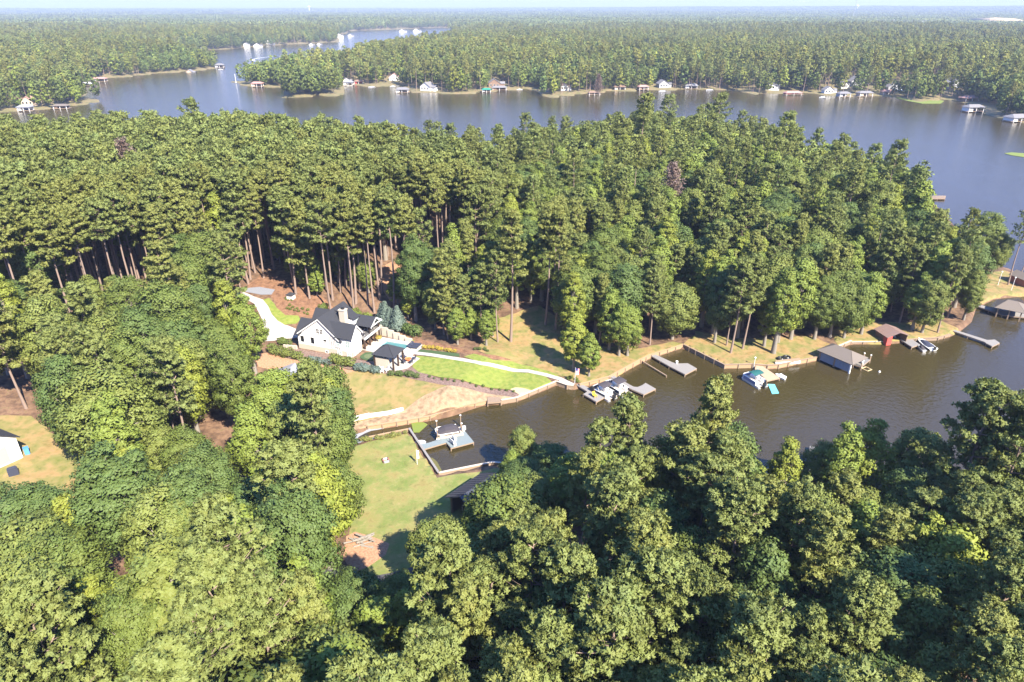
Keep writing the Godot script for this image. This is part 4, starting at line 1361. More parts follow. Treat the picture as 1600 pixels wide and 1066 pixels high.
func yard() -> void:
	# white garage by the picture's edge
	var g := thing("white_garage", "white gabled garage with a cream door at the picture's edge", "garage", on(-75.03,-79.06), 1.12)
	gabled(g, 6.6, 9.0, 2.9, 5.2, M.white_wall, M.shingle)
	bx("garage_door", Vector3(-1.3, -0.1, 4.5), Vector3(1.7, 2.3, 4.56), M.tan_wall, g)
	bx("vent", Vector3(-0.25, 3.4, 4.5), Vector3(0.25, 3.9, 4.55), M.white_trim, g)
	bx("annex", Vector3(-4.4, -0.4, 2.8), Vector3(-3.3, 1.7, 4.8), M.white_wall, g)
	roof("annex_roof", g, [Vector3(-3.3, 2.3, 2.6), Vector3(-3.3, 2.3, 5.0), Vector3(-4.6, 1.7, 5.0), Vector3(-4.6, 1.7, 2.6)], M.brown_wall, 0.08)
	var bin := thing("bin", "blue bin beside the white garage door", "bin", on(-69.61,-81.1), 0.7)
	bx("body", Vector3(-0.3, 0, -0.35), Vector3(0.3, 0.95, 0.35), M.bin_blue, bin)
	bx("lid", Vector3(-0.33, 0.95, -0.38), Vector3(0.33, 1.03, 0.38), M.bin_blue, bin)
	var ac := thing("grill", "dark covered grill at the white garage corner", "grill", on(-68.29,-76.14), 0.7)
	bx("cover", Vector3(-0.6, 0.0, -0.35), Vector3(0.6, 1.0, 0.35), M.canvas_navy, ac)
	bx("lid", Vector3(-0.5, 1.0, -0.3), Vector3(0.5, 1.2, 0.3), M.canvas_navy, ac)
	# grey tin roofed house under the trees
	var t := thing("grey_house", "low house with a pale grey tin roof half hidden by trees", "house", on(-39.05,-102.84), lot_turn + 0.25)
	gabled(t, 6.5, 8.0, 2.6, 4.0, M.tan_wall, M.tin)
	for s in [-1.0, 1.0]:
		for k in 9:
			var z := -4.0 + k
			var rib := Shape.new()
			rib.bar(Vector3(s * 0.1, 4.15, z), Vector3(s * 3.4, 2.62, z), 0.05, 0.06)
			part("roof_rib", rib, M.tin, t)
	var sh := thing("garden_shed", "brown shed with a pale roof under the creek-side trees", "shed", on(-29.96,-84.15), 0.3)
	gabled(sh, 3.0, 3.6, 2.0, 2.9, M.brown_wall, M.tin, 0.25)
	# building with the dark metal roof by the water
	var b := thing("boat_garage", "wooden garage under a dark navy metal roof by the near shore", "garage", on(-4.53,-73.46), -0.72)
	bx("wall", Vector3(-2.3, -0.6, -3.0), Vector3(2.3, 2.5, -2.8), M.brown_wall, b)
	bx("wall", Vector3(-2.3, -0.6, -2.8), Vector3(-2.1, 2.5, 3.0), M.brown_wall, b)
	bx("wall", Vector3(2.1, -0.6, -2.8), Vector3(2.3, 2.5, 3.0), M.brown_wall, b)
	for s in [-1.0, 1.0]:
		roof("roof", b, [Vector3(0, 4.0, 3.5), Vector3(0, 4.0, -3.5), Vector3(s * 2.9, 2.45, -3.5), Vector3(s * 2.9, 2.45, 3.5)], M.navy_metal, 0.07)
		for k in 12:
			var z := -3.4 + k * 0.62
			var rib := Shape.new()
			rib.bar(Vector3(s * 0.08, 4.08, z), Vector3(s * 2.85, 2.58, z), 0.05, 0.07)
			part("roof_rib", rib, M.navy_metal, b)
	for x in [-2.1, 0.0, 2.1]:
		bx("post", Vector3(x - 0.1, -0.5, 2.8), Vector3(x + 0.1, 2.5, 3.0), M.old_wood, b)
	# block walls above the creek
	var w := thing("block_wall", "white block wall of two stepped lengths on the patchy lawn", "wall", Vector3.ZERO)
	var pts := ring([-26.59,-95.36,-23.68,-96.73,-20.82,-97.53,-18.42,-98.79])
	for i in 3:
		var a := on(pts[i].x, pts[i].y)
		var c := on(pts[i + 1].x, pts[i + 1].y)
		var s := Shape.new()
		var up: float = [0.75, 0.6, 0.45][i]
		s.bar(Vector3(a.x, maxf(a.y, c.y) + up - 0.8, a.z), Vector3(c.x, maxf(a.y, c.y) + up - 0.8, c.z), 0.4, 1.6)
		part("wall_length", s, M.white_wall, w)
	var f := thing("fire_ring", "square brick fire ring on the near lawn", "fire ring", on(-18.96,-84.38), 0.4)
	for k in 4:
		var s := Shape.new()
		s.t = Transform3D(Basis(Vector3.UP, k * PI / 2), Vector3.ZERO)
		s.box(Vector3(-0.5, -0.2, 0.32), Vector3(0.5, 0.35, 0.5))
		part("side", s, M.brick_red if k % 2 else M.grey_wall, f)
	# flag poles
	var p := thing("garden_flag", "white flag hanging from a short pole on the near lawn", "flag", on(-14.15,-83.59))
	var s2 := Shape.new()
	s2.tube([Vector3(0, -0.2, 0), Vector3(0, 2.7, 0)], [0.04, 0.03], 6)
	part("pole", s2, M.white_trim, p)
	var fl := Shape.new()
	for k in 4:
		fl.quad(Vector3(0.03 + 0.02 * sin(k * 1.9), 1.1 + 0.38 * k, 0.05 * k), Vector3(0.36 + 0.05 * sin(k * 2.3), 1.1 + 0.38 * k, 0.08), Vector3(0.36 + 0.05 * sin(k * 2.3 + 2.3), 1.48 + 0.38 * k, 0.04), Vector3(0.03 + 0.02 * sin(k * 1.9 + 1.9), 1.48 + 0.38 * k, 0.05 * k + 0.05), Vector3.BACK)
	part("cloth", fl, M.white_trim, p)
	p = thing("flag_pole", "striped flag of red and white with a blue corner by the dock walk", "flag", on(11.38,-107.94))
	s2 = Shape.new()
	s2.tube([Vector3(0, -0.2, 0), Vector3(0, 3.4, 0)], [0.05, 0.03], 6)
	part("pole", s2, M.white_trim, p)
	for k in 7:
		var x0 := 0.05
		bx("stripe", Vector3(x0 + k * 0.1, 1.9, 0.02 * (k % 2)), Vector3(x0 + k * 0.1 + 0.1, 3.2, 0.02 * (k % 2) + 0.012), M.flag_red if k % 2 == 0 else M.white_trim, p)
	bx("blue_corner", Vector3(0.04, 2.75, -0.006), Vector3(0.44, 3.21, 0.046), M.flag_blue, p)
	# brush pile
	var br := thing("brush_pile", "heap of pale cut logs at the edge of the near lawn", "log pile", on(-19.13,-66.18))
	for k in 12:
		var l := Shape.new()
		var a := rng.randf_range(-0.5, 0.7)
		var at := Vector3(rng.randf_range(-1.2, 1.2), 0.15 + 0.2 * (k / 4), rng.randf_range(-0.8, 0.8))
		var d := Vector3(cos(a), rng.randf_range(-0.08, 0.1), -sin(a)) * rng.randf_range(0.7, 1.5)
		l.tube([at - d, at + d], [0.13, 0.09], 6)
		part("log", l, M.pale_bark, br)
	# car and roofs seen between the peninsula trees
	car("parked_car", on(-19.71,-149.41), 0.5, M.grey_wall, "grey car parked in the orange earth clearing")
	var r1 := thing("tin_carport", "pale curved tin roof beside the peninsula lane", "carport", on(43.11,-148.48), 0.6)
	var cv := Shape.new()
	for k in 8:
		var a := PI * k / 8
		var c := PI * (k + 1) / 8
		cv.quad(Vector3(cos(a) * 2.6, 1.8 + sin(a) * 1.2, 3.2), Vector3(cos(c) * 2.6, 1.8 + sin(c) * 1.2, 3.2), Vector3(cos(c) * 2.6, 1.8 + sin(c) * 1.2, -3.2), Vector3(cos(a) * 2.6, 1.8 + sin(a) * 1.2, -3.2), Vector3(cos(a), sin(a), 0))
	part("roof", cv, M.tin, r1)
	for e in [[-2.55, 3.0], [2.55, 3.0], [-2.55, -3.0], [2.55, -3.0]]:
		bx("post", Vector3(e[0] - 0.08, -0.3, e[1] - 0.08), Vector3(e[0] + 0.08, 1.85, e[1] + 0.08), M.tin, r1)
	for e in [[93.52,-217.56, 0.4, "white house glimpsed between peninsula pines by the lake end", M.white_wall, M.grey_roof], [79.26,-177.38, 0.9, "house with a pinkish roof among the peninsula pines", M.tan_wall, M.pink_roof], [71.45,-161.81, 0.2, "small white house just behind the brightest cove-bank tree", M.white_wall, M.grey_roof], [-9.42,-145.68, 0.8, "white house glimpsed behind the lone lawn pine", M.white_wall, M.grey_roof], [-138.56,-214.06, 0.3, "dark roofed house in the left pine wood", M.grey_wall, M.grey_roof]]:
		var o := thing("wood_house", e[3], "house", on(e[0], e[1]), e[2])
		gabled(o, 7.0, 9.0, 3.0, 5.0, e[4], e[5])
		window(o, Vector3(-1.2, 1.6, 4.51), 1.0, 1.2, "z", M.glass_dark)
		window(o, Vector3(1.4, 1.6, 4.51), 1.0, 1.2, "z", M.glass_dark)
		clear.append(PackedVector2Array([Vector2(e[0] - 5, e[1] - 5), Vector2(e[0] + 5, e[1] - 5), Vector2(e[0] + 5, e[1] + 5), Vector2(e[0] - 5, e[1] + 5)]))
	var pole := thing("utility_pole", "wooden utility pole with a grey transformer beside the peninsula lane", "pole", on(39.13,-157.82))
	s2 = Shape.new()
	s2.tube([Vector3(0, -0.3, 0), Vector3(0, 8.5, 0)], [0.15, 0.1], 7)
	part("pole", s2, M.old_wood, pole)
	bx("crossarm", Vector3(-0.9, 7.8, -0.05), Vector3(0.9, 7.92, 0.05), M.old_wood, pole)
	s2 = Shape.new()
	s2.tube([Vector3(0.3, 6.4, 0), Vector3(0.3, 7.2, 0)], [0.2, 0.2], 8)
	part("transformer", s2, M.aluminium, pole)
	for e in [[20.73,-67.89, 0.5, "first dark shed roof in the shaded hollow", 3.0], [21.69,-63.97, 0.2, "lower shed roof with a pale edge in the shaded hollow", 3.4]]:
		var o := thing("hollow_shed", e[3], "shed", on(e[0], e[1]), e[2])
		gabled(o, e[4], 4.0, 2.1, 3.0, M.brown_wall, M.grey_roof, 0.25)


func car(called: String, at: Vector3, turn: float, m: Material, label: String) -> void:
	var o := thing(called, label, "car", at, turn)
	var s := Shape.new()
	s.box(Vector3(-0.9, 0.35, -2.2), Vector3(0.9, 0.95, 2.2))
	part("body", s, m, o)
	s = Shape.new()
	var lo := [Vector3(-0.85, 0.95, -1.6), Vector3(0.85, 0.95, -1.6), Vector3(0.85, 0.95, 1.1), Vector3(-0.85, 0.95, 1.1)]
	var hi := [Vector3(-0.7, 1.5, -1.1), Vector3(0.7, 1.5, -1.1), Vector3(0.7, 1.5, 0.5), Vector3(-0.7, 1.5, 0.5)]
	for k in 4:
		s.quad(lo[k], lo[(k + 1) % 4], hi[(k + 1) % 4], hi[k], (lo[k] + lo[(k + 1) % 4]) * Vector3(1, 0, 1) + Vector3(0, 0.3, 0.3))
	part("windscreen", s, M.glass_dark, o)
	bx("car_roof", Vector3(-0.7, 1.49, -1.1), Vector3(0.7, 1.53, 0.5), m, o)
	for e in [[-0.85, -1.35], [0.85, -1.35], [-0.85, 1.4], [0.85, 1.4]]:
		var w := Shape.new()
		w.tube([Vector3(e[0] - 0.1, 0.33, e[1]), Vector3(e[0] + 0.1, 0.33, e[1])], [0.33, 0.33], 10)
		part("wheel", w, M.black_metal, o)


# ---------------------------------------------------------------- bulkheads, docks and boats
func bulkhead(flat: Array, label: String, m: Material, cap: Material, high := 0.85, each := 2.2) -> void:
	var p := ring(flat)
	var o := thing("bulkhead", label, "sea wall", Vector3(p[0].x, 0, p[0].y))
	for i in p.size() - 1:
		var a := p[i] - p[0]
		var b := p[i + 1] - p[0]
		var n := maxi(1, roundi(a.distance_to(b) / each))
		for k in n:
			var q := a.lerp(b, float(k) / n)
			var r := a.lerp(b, float(k + 1) / n)
			var s := Shape.new()
			s.bar(Vector3(q.x, high / 2 - 0.5, q.y), Vector3(r.x, high / 2 - 0.5, r.y), 0.12, high + 1.0)
			part("panel", s, m, o)
			s = Shape.new()
			s.bar(Vector3(q.x, high + 0.04, q.y), Vector3(r.x, high + 0.04, r.y), 0.34, 0.08)
			part("cap", s, cap, o)
			s = Shape.new()
			var side := (r - q).normalized()
			side = Vector2(-side.y, side.x)
			if inland(p[0] + q + side) > 0:
				side = -side
			var f := q + side * 0.14
			s.tube([Vector3(f.x, -1.2, f.y), Vector3(f.x, high + 0.02 + rng.randf_range(0.0, 0.1), f.y)], [0.11, 0.1], 6)
			part("post", s, M.old_wood, o)


func dock(called: String, flat: Array, label: String, m: Material, high := 0.6, gap := 2.4, category := "dock") -> Node3D:
	# a deck of that outline on posts
	var p := ring(flat)
	var mid := Vector2.ZERO
	for q in p:
		mid += q / p.size()
	var o := thing(called, label, category, Vector3(mid.x, 0, mid.y))
	var local := []
	for q in p:
		local.append(q - mid)
	var s := Shape.new()
	s.prism(local, high - 0.06, high)
	part("deck", s, m, o)
	# boards: thin raised strips across the deck
	var lo: Vector2 = local[0]
	var hi: Vector2 = local[0]
	var long := Vector2.ZERO
	for i in local.size():
		lo = lo.min(local[i])
		hi = hi.max(local[i])
		var e: Vector2 = local[(i + 1) % local.size()] - local[i]
		if e.length() > long.length():
			long = e
	var al := long.normalized()
	var ac := Vector2(-al.y, al.x)
	var reach := (hi - lo).length() / 2 + 0.5
	var boards := Shape.new()
	var k := -reach
	while k < reach:
		var w := 0.13 + 0.01 * (int(k * 7.0) % 2)
		var strip := PackedVector2Array([al * k - ac * reach, al * (k + w) - ac * reach, al * (k + w) + ac * reach, al * k + ac * reach])
		for piece in Geometry2D.intersect_polygons(strip, PackedVector2Array(local)):
			for e in range(1, piece.size() - 1):
				boards.tri(Vector3(piece[0].x, high + 0.02, piece[0].y), Vector3(piece[e].x, high + 0.02, piece[e].y), Vector3(piece[e + 1].x, high + 0.02, piece[e + 1].y), Vector3.UP)
		k += 0.155
	var bo := part("planking", boards, m, o)
	bo.set_meta("kind", "stuff")
	for i in local.size():
		var a: Vector2 = local[i]
		var b: Vector2 = local[(i + 1) % local.size()]
		var f := Shape.new()
		f.bar(Vector3(a.x, high - 0.16, a.y), Vector3(b.x, high - 0.16, b.y), 0.06, 0.2)
		part("fascia", f, M.old_wood, o)
		var n := maxi(1, int(a.distance_to(b) / gap))
		for e in n:
			var q := a.lerp(b, float(e) / n) * 0.985
			var t := Shape.new()
			t.tube([Vector3(q.x, -1.5, q.y), Vector3(q.x, high - 0.05, q.y)], [0.1, 0.1], 6)
			part("post", t, M.old_wood, o)
	return o


func facing(a: Vector2, b: Vector2) -> float:
	# the turn that points -z from a to b
	var d := b - a
	return atan2(-d.x, -d.y)


func pontoon(bx_: float, bz: float, sx: float, sz: float, label: String, fence: Material, top: Material, covered := false, lift := 0.0) -> void:
	# bow and stern on the water; -z is forward
	var bow := Vector2(bx_, bz)
	var stern := Vector2(sx, sz)
	var mid := (bow + stern) / 2
	var l := bow.distance_to(stern) / 2
	var o := thing("pontoon_boat", label, "boat", Vector3(mid.x, lift, mid.y), facing(stern, bow))
	for s in [-0.85, 0.85]:
		var t := Shape.new()
		t.tube([Vector3(s, 0.05, l), Vector3(s, 0.05, -l * 0.8), Vector3(s, 0.22, -l)], [0.32, 0.32, 0.05], 10)
		part("pontoon", t, M.aluminium, o)
	var d := Shape.new()
	d.prism([Vector2(-1.2, l * 0.95), Vector2(1.2, l * 0.95), Vector2(1.2, -l * 0.75), Vector2(0.75, -l * 0.97), Vector2(-0.75, -l * 0.97), Vector2(-1.2, -l * 0.75)], 0.36, 0.46)
	part("deck", d, M.boat_tan, o)
	var ring_ := [Vector3(-1.15, 0, l * 0.62), Vector3(-1.15, 0, -l * 0.72), Vector3(-0.7, 0, -l * 0.93), Vector3(0.7, 0, -l * 0.93), Vector3(1.15, 0, -l * 0.72), Vector3(1.15, 0, l * 0.62)]
	for i in 5:
		var f := Shape.new()
		f.bar(ring_[i] + Vector3(0, 0.78, 0), ring_[i + 1] + Vector3(0, 0.78, 0), 0.05, 0.6)
		var pn := part("side_panel", f, fence, o)
		f = Shape.new()
		f.bar(ring_[i] + Vector3(0, 1.11, 0), ring_[i + 1] + Vector3(0, 1.11, 0), 0.08, 0.05)
		part("rail", f, M.boat_white, pn)
	if covered:
		var c := Shape.new()
		var prof := [[-l * 0.98, 0.5, 0.75], [-l * 0.8, 1.2, 1.15], [-l * 0.3, 1.6, 1.25], [l * 0.3, 1.65, 1.25], [l * 0.62, 1.3, 1.22], [l * 0.75, 0.9, 1.15]]
		for i in prof.size() - 1:
			var p: Array = prof[i]
			var q: Array = prof[i + 1]
			for s in [-1.0, 1.0]:
				c.quad(Vector3(0, p[1], p[0]), Vector3(s * p[2] * 0.7, p[1] - 0.12, p[0]), Vector3(s * q[2] * 0.7, q[1] - 0.12, q[0]), Vector3(0, q[1], q[0]), Vector3.UP)
				c.quad(Vector3(s * p[2] * 0.7, p[1] - 0.12, p[0]), Vector3(s * p[2], 0.85, p[0]), Vector3(s * q[2], 0.85, q[0]), Vector3(s * q[2] * 0.7, q[1] - 0.12, q[0]), Vector3(s, 0.6, 0))
		part("cover", c, top, o)
	else:
		for e in [[-0.8, -l * 0.55, 0.45, l * 0.3], [0.8, -l * 0.5, 0.45, l * 0.25], [-0.8, l * 0.42, 0.45, l * 0.18], [0.75, l * 0.4, 0.4, l * 0.14]]:
			var s := bx("seat", Vector3(e[0] - e[2] / 1.6, 0.46, e[1] - e[3]), Vector3(e[0] + e[2] / 1.6, 0.88, e[1] + e[3]), M.boat_white, o)
			bx("seat_back", Vector3(e[0] + signf(e[0]) * 0.16, 0.88, e[1] - e[3]), Vector3(e[0] + signf(e[0]) * 0.28, 1.15, e[1] + e[3]), M.boat_white, s)
		bx("console", Vector3(0.3, 0.46, -0.25), Vector3(1.0, 1.25, 0.3), M.boat_white, o)
		var c := Shape.new()
		for i in 5:
			var u := -1.0 + i * 0.4
			var w := u + 0.4
			c.quad(Vector3(-1.15, 2.35 - u * u * 0.16, u * l * 0.38 + 0.1), Vector3(1.15, 2.35 - u * u * 0.16, u * l * 0.38 + 0.1), Vector3(1.15, 2.35 - w * w * 0.16, w * l * 0.38 + 0.1), Vector3(-1.15, 2.35 - w * w * 0.16, w * l * 0.38 + 0.1), Vector3.UP)
		var can := part("canopy", c, top, o)
		for s in [-1.1, 1.1]:
			var p := Shape.new()
			p.tube([Vector3(s, 1.1, 0.1), Vector3(s, 2.25, -l * 0.34)], [0.03, 0.03], 5)
			p.tube([Vector3(s, 1.1, 0.1), Vector3(s, 2.25, l * 0.36)], [0.03, 0.03], 5)
			part("canopy_frame", p, M.aluminium, can)
	var mo := Shape.new()
	mo.box(Vector3(-0.22, 0.65, l * 0.97), Vector3(0.22, 1.2, l * 0.97 + 0.55))
	mo.box(Vector3(-0.1, -0.4, l * 0.97 + 0.1), Vector3(0.1, 0.66, l * 0.97 + 0.35))
	part("outboard_motor", mo, M.boat_white if covered else M.black_metal, o)


func small_craft(called: String, at: Vector2, to: Vector2, label: String, hull: Material, top: Material, category: String, wide := 0.55) -> void:
	# a pointed hull with a raised seat or cover; the bow points at to
	var o := thing(called, label, category, Vector3(at.x, 0, at.y), facing(at, to))
	var l := at.distance_to(to)
	var s := Shape.new()
	var st := [[l, wide * 0.9, 0.45], [l * 0.3, wide, 0.5], [-l * 0.5, wide * 0.75, 0.58], [-l, 0.04, 0.68]]
	for i in 3:
		var p: Array = st[i]
		var q: Array = st[i + 1]
		for e in [-1.0, 1.0]:
			s.quad(Vector3(e * p[1], p[2], p[0]), Vector3(e * p[1] * 0.55, -0.1, p[0]), Vector3(e * q[1] * 0.55, -0.1, q[0]), Vector3(e * q[1], q[2], q[0]), Vector3(e, 0, 0))
		s.quad(Vector3(-p[1], p[2], p[0]), Vector3(p[1], p[2], p[0]), Vector3(q[1], q[2], q[0]), Vector3(-q[1], q[2], q[0]), Vector3.UP)
	s.quad(Vector3(-wide * 0.9, 0.45, l), Vector3(wide * 0.9, 0.45, l), Vector3(wide * 0.5, -0.1, l), Vector3(-wide * 0.5, -0.1, l), Vector3.BACK)
	part("hull", s, hull, o)
	s = Shape.new()
	var pr := [[l * 0.75, 0.5, 0.75], [l * 0.3, 0.75, 0.95], [-l * 0.15, 0.9, 0.8], [-l * 0.6, 0.62, 0.55]]
	for i in 3:
		var p: Array = pr[i]
		var q: Array = pr[i + 1]
		for e in [-1.0, 1.0]:
			s.quad(Vector3(0, p[1] + 0.1, p[0]), Vector3(e * wide * p[2] * 0.5, p[1], p[0]), Vector3(e * wide * q[2] * 0.5, q[1], q[0]), Vector3(0, q[1] + 0.1, q[0]), Vector3.UP)
			s.quad(Vector3(e * wide * p[2] * 0.5, p[1], p[0]), Vector3(e * wide * p[2], 0.48, p[0]), Vector3(e * wide * q[2], 0.5, q[0]), Vector3(e * wide * q[2] * 0.5, q[1], q[0]), Vector3(e, 0.5, 0))
	part("cover" if category == "boat" else "seat", s, top, o)
	bx("handlebar" if category != "boat" else "outboard_motor", Vector3(-0.3 if category != "boat" else -0.18, 0.95, -l * 0.12) if category != "boat" else Vector3(-0.18, 0.3, l), Vector3(0.3, 1.0, -l * 0.06) if category != "boat" else Vector3(0.18, 0.95, l + 0.4), M.black_metal, o)


func waterfront() -> void:
	bulkhead([-23.5,-93.76,-19,-95.09,-13.7,-96.84,-8.23,-100.07,-4.56,-101.76], "new tan timber bulkhead along the dry bank", M.bulkhead, M.bulkhead)
	bulkhead([-1.89,-101.97,0.78,-102.83,2.95,-104.58,8.08,-108.7,9.96,-107.3,11.1,-107.07], "pale capped bulkhead round the bright lawn's corner", M.old_wood, M.stone)
	bulkhead([12.19,-107.53,17.88,-110.37,24.84,-117.2,27.35,-119.36,34.66,-123.86], "tan timber bulkhead behind the two pontoon boats", M.bulkhead, M.bulkhead)
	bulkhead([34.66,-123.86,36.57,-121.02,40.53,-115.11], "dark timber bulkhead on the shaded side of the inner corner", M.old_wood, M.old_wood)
	bulkhead([40.53,-115.11,45.99,-115.37,48.64,-114.85,50.81,-115.11,59.42,-118.27], "sunlit bulkhead behind the tan dock", M.bulkhead, M.old_wood)
	bulkhead([65.19,-122.71,69.45,-125.62], "short timber bulkhead behind the blue boathouse", M.old_wood, M.stone)
	bulkhead([69.45,-125.62,76.95,-125.92], "low straight sea wall left of the red boathouse", M.old_wood, M.stone, 0.5)
	bulkhead([81.21,-126.52,85.23,-127.12,88.18,-127.42,91.9,-129.26], "old broken bulkhead right of the red boathouse", M.old_wood, M.old_wood, 0.6)
	bulkhead([-24.16,-90.29,-20.55,-91.73,-16.64,-93.2], "earth-backed wall between near lawn and creek", M.old_wood, M.bulkhead, 0.7)
	bulkhead([-16.64,-93.2,-13.53,-87.01,-10.72,-81.42], "straight grey sea wall of the near lawn", M.old_wood, M.grey_deck, 0.8)
	bulkhead([-10.72,-81.42,-7.13,-82.65,-2.89,-84.07,-1.06,-83.75,4.27,-82.49,9.94,-82.18], "pale capped sea wall below the dark metal roof", M.old_wood, M.stone, 0.8)
	# docks
	var d := dock("dock", [11.53,-107.99,12.11,-108.7,14.45,-105.93,14.86,-105.47,16.4,-103.59,14.63,-101.86,12.6,-104.47,13.42,-105.36], "grey dock with a broad end left of the pontoon boats", M.grey_deck)
	d.set_meta("group", "grey docks of the cove")
	deck_chair(v3(14.52,-103.37, 0.62), 0.6, M.yellow, M.yellow, "yellow chair on the broad dock end")
	var bxo := thing("dock_box", "dark storage box where the dock widens", "box", v3(14.35,-105.47, 0.62), 0.6)
	bx("box", Vector3(-0.25, 0, -0.35), Vector3(0.25, 0.75, 0.35), M.black_metal, bxo)
	bx("lid", Vector3(-0.28, 0.75, -0.38), Vector3(0.28, 0.82, 0.38), M.black_metal, bxo)
	dock("dock", [17.96,-110.97,18.84,-111.34,21.39,-107.76,21.98,-107.07,22.65,-106.95,23.44,-107.53,24.36,-108.46,25.78,-106.38,23.3,-104.36,20.78,-106.84], "round-ended grey dock right of the pontoon boats", M.grey_deck)
	dock("dock", [27.32,-119.22,28.1,-120.04,30.91,-116.54,32.03,-116.02,33.79,-116.15,35.01,-114.08,32.28,-111.71,29.97,-114.98], "weathered grey dock with a wide platform in the inner corner", M.grey_deck)
	var bu := thing("bucket", "white bucket on the weathered platform", "bucket", v3(31.66,-116.02, 0.62))
	var bs := Shape.new()
	bs.lathe([Vector2(0, 0), Vector2(0.2, 0), Vector2(0.26, 0.5), Vector2(0.24, 0.5), Vector2(0, 0.4)], 10)
	part("body", bs, M.white_trim, bu)
	bs = Shape.new()
	bs.tube([Vector3(-0.25, 0.48, 0), Vector3(0, 0.62, 0.05), Vector3(0.25, 0.48, 0)], [0.015, 0.015, 0.015], 4)
	part("handle", bs, M.aluminium, bu)
	var lg := thing("mooring_rail", "narrow wooden mooring rail left of the weathered dock", "rail", v3(25.36,-117.34, 0))
	var e := v2(28.79,-111.58) - v2(25.36,-117.34)
	var rs := Shape.new()
	rs.bar(Vector3(0, 0.35, 0), Vector3(e.x, 0.35, e.y), 0.22, 0.16)
	part("beam", rs, M.old_wood, lg)
	for k in 5:
		rs = Shape.new()
		rs.tube([Vector3(e.x * k / 4, -1.2, e.y * k / 4), Vector3(e.x * k / 4, 0.5, e.y * k / 4)], [0.09, 0.09], 6)
		part("post", rs, M.old_wood, lg)
	dock("dock", [47.23,-116.54,49.45,-110.37,46.72,-109.29,45.93,-113.83], "tan dock between the white boat and the blue swim mat", M.tan_deck)
	dock("dock", [-4.27,-103.04,-2.02,-103.04,-1.89,-101.54,-4.21,-101.23], "small brown platform on the new bulkhead", M.old_wood, 0.8)
	dock("dock", [-14.46,-88.98,-13.1,-89.41,-11.53,-90.38,-9.73,-91.37,-7.56,-92.64,-6.01,-89.66,-9.46,-88.03,-10.35,-89.52,-13.62,-87.77], "blue grey dock beside the covered pontoon boat", M.blue_deck)
	dock("dock", [46.43,-88.54,47.49,-88.2,44.07,-80.36,42.74,-80.06], "narrow grey dock half hidden by near-shore trees", M.grey_deck)
	dock("dock", [80.41,-128.34,80.99,-127.12,82.47,-126.67,82.79,-124.3,80.56,-123.14,80.11,-125.92,79.68,-127.42], "plain grey dock right of the red boathouse", M.grey_deck)
	dock("dock", [93.1,-130.99,93.85,-131.47,97.75,-126.37,99.47,-126.58,99.47,-125.03,96.95,-123.43,96.6,-124.74,96.67,-125.47], "long thin pier with a small square end", M.grey_deck)
	dock("dock", [106.36,-144.4,107.26,-145.15,111.32,-141.83,114.92,-139.87,113.5,-137.77,109.16,-139.16], "plank walkway to the boathouse at the picture's edge", M.grey_deck)
	dock("dock", [151.99,-246.5,157.82,-246.5,155.23,-242.36,149.71,-242.36], "little dock on the blue lake past the tall pines", M.old_wood)
	var rp := dock("pier", [129.85,-180.06,135.7,-179.52,133.13,-175.82,127.73,-176.34], "pier with white railings on the lake behind the point", M.tan_deck, 1.2)
	var rr := ring([129.85,-180.06,135.7,-179.52,133.13,-175.82,127.73,-176.34])
	for k in 9:
		var q := rr[0].lerp(rr[1], k / 8.0) - Vector2(rp.position.x, rp.position.z)
		bx("baluster", Vector3(q.x - 0.08, 1.2, q.y - 0.08), Vector3(q.x + 0.08, 2.2, q.y + 0.08), M.white_trim, rp)
	rs = Shape.new()
	rs.bar(Vector3(rr[0].x - rp.position.x, 2.2, rr[0].y - rp.position.z), Vector3(rr[1].x - rp.position.x, 2.2, rr[1].y - rp.position.z), 0.14, 0.14)
	part("rail", rs, M.white_trim, rp)
	# boats
	pontoon(14.76,-106.89, 17.74,-103.3, "pontoon boat with a dark canopy moored at the broad dock", M.canvas_navy, M.canvas_grey)
	pontoon(17.42,-108.76, 20.49,-104.4, "longer pontoon boat with a grey canopy between the two docks", M.canvas_navy, M.canvas_grey)
	pontoon(43.56,-111.67, 45.55,-107.59, "white pontoon boat with a dark green canopy at the tan dock", M.hull_blue, M.canvas_green)
	pontoon(-12.27,-91.35, -7.95,-92.63, "pontoon boat under a grey cover by the blue grey dock", M.boat_tan, M.canvas_grey, true, 0.3)
	small_craft("jet_ski", v2(49.97,-111.34), v2(49.23,-111.95), "white jet ski on a float beside the tan dock", M.boat_white, M.boat_white, "jet ski", 0.6)
	small_craft("jet_ski", v2(82.48,-123), v2(82.45,-124.15), "silver jet ski at the end of the plain grey dock", M.aluminium, M.canvas_grey, "jet ski", 0.5)
	small_craft("runabout", v2(84.49,-125.03), v2(84.2,-127.42), "covered navy runabout beside the plain grey dock", M.boat_white, M.canvas_navy, "boat", 1.05)
	var mat := thing("swim_mat", "bright turquoise swim mat floating off the tan dock", "float", v3(47.33,-107.3, 0))
	var corners := ring([46.91,-108.89,48.06,-108.77,47.77,-105.74,46.48,-105.54])
	var ml := []
	for c in corners:
		ml.append(c - Vector2(mat.position.x, mat.position.z))
	var ms := Shape.new()
	ms.prism(ml, -0.05, 0.06)
	part("mat", ms, M.float_blue, mat)
	ms = Shape.new()
	ms.tube([Vector3(ml[0].x, 0.08, ml[0].y), Vector3(ml[1].x, 0.08, ml[1].y)], [0.05, 0.05], 6)
	part("roll", ms, M.float_blue, mat)
	var pb := thing("paddle_boat", "white oval paddle boat by the near lawn's sea wall", "boat", v3(-14.58,-89.94, 0), 0.3)
	var ps := Shape.new()
	ps.t = Transform3D(Basis.from_scale(Vector3(1.35, 1, 0.85)), Vector3.ZERO)
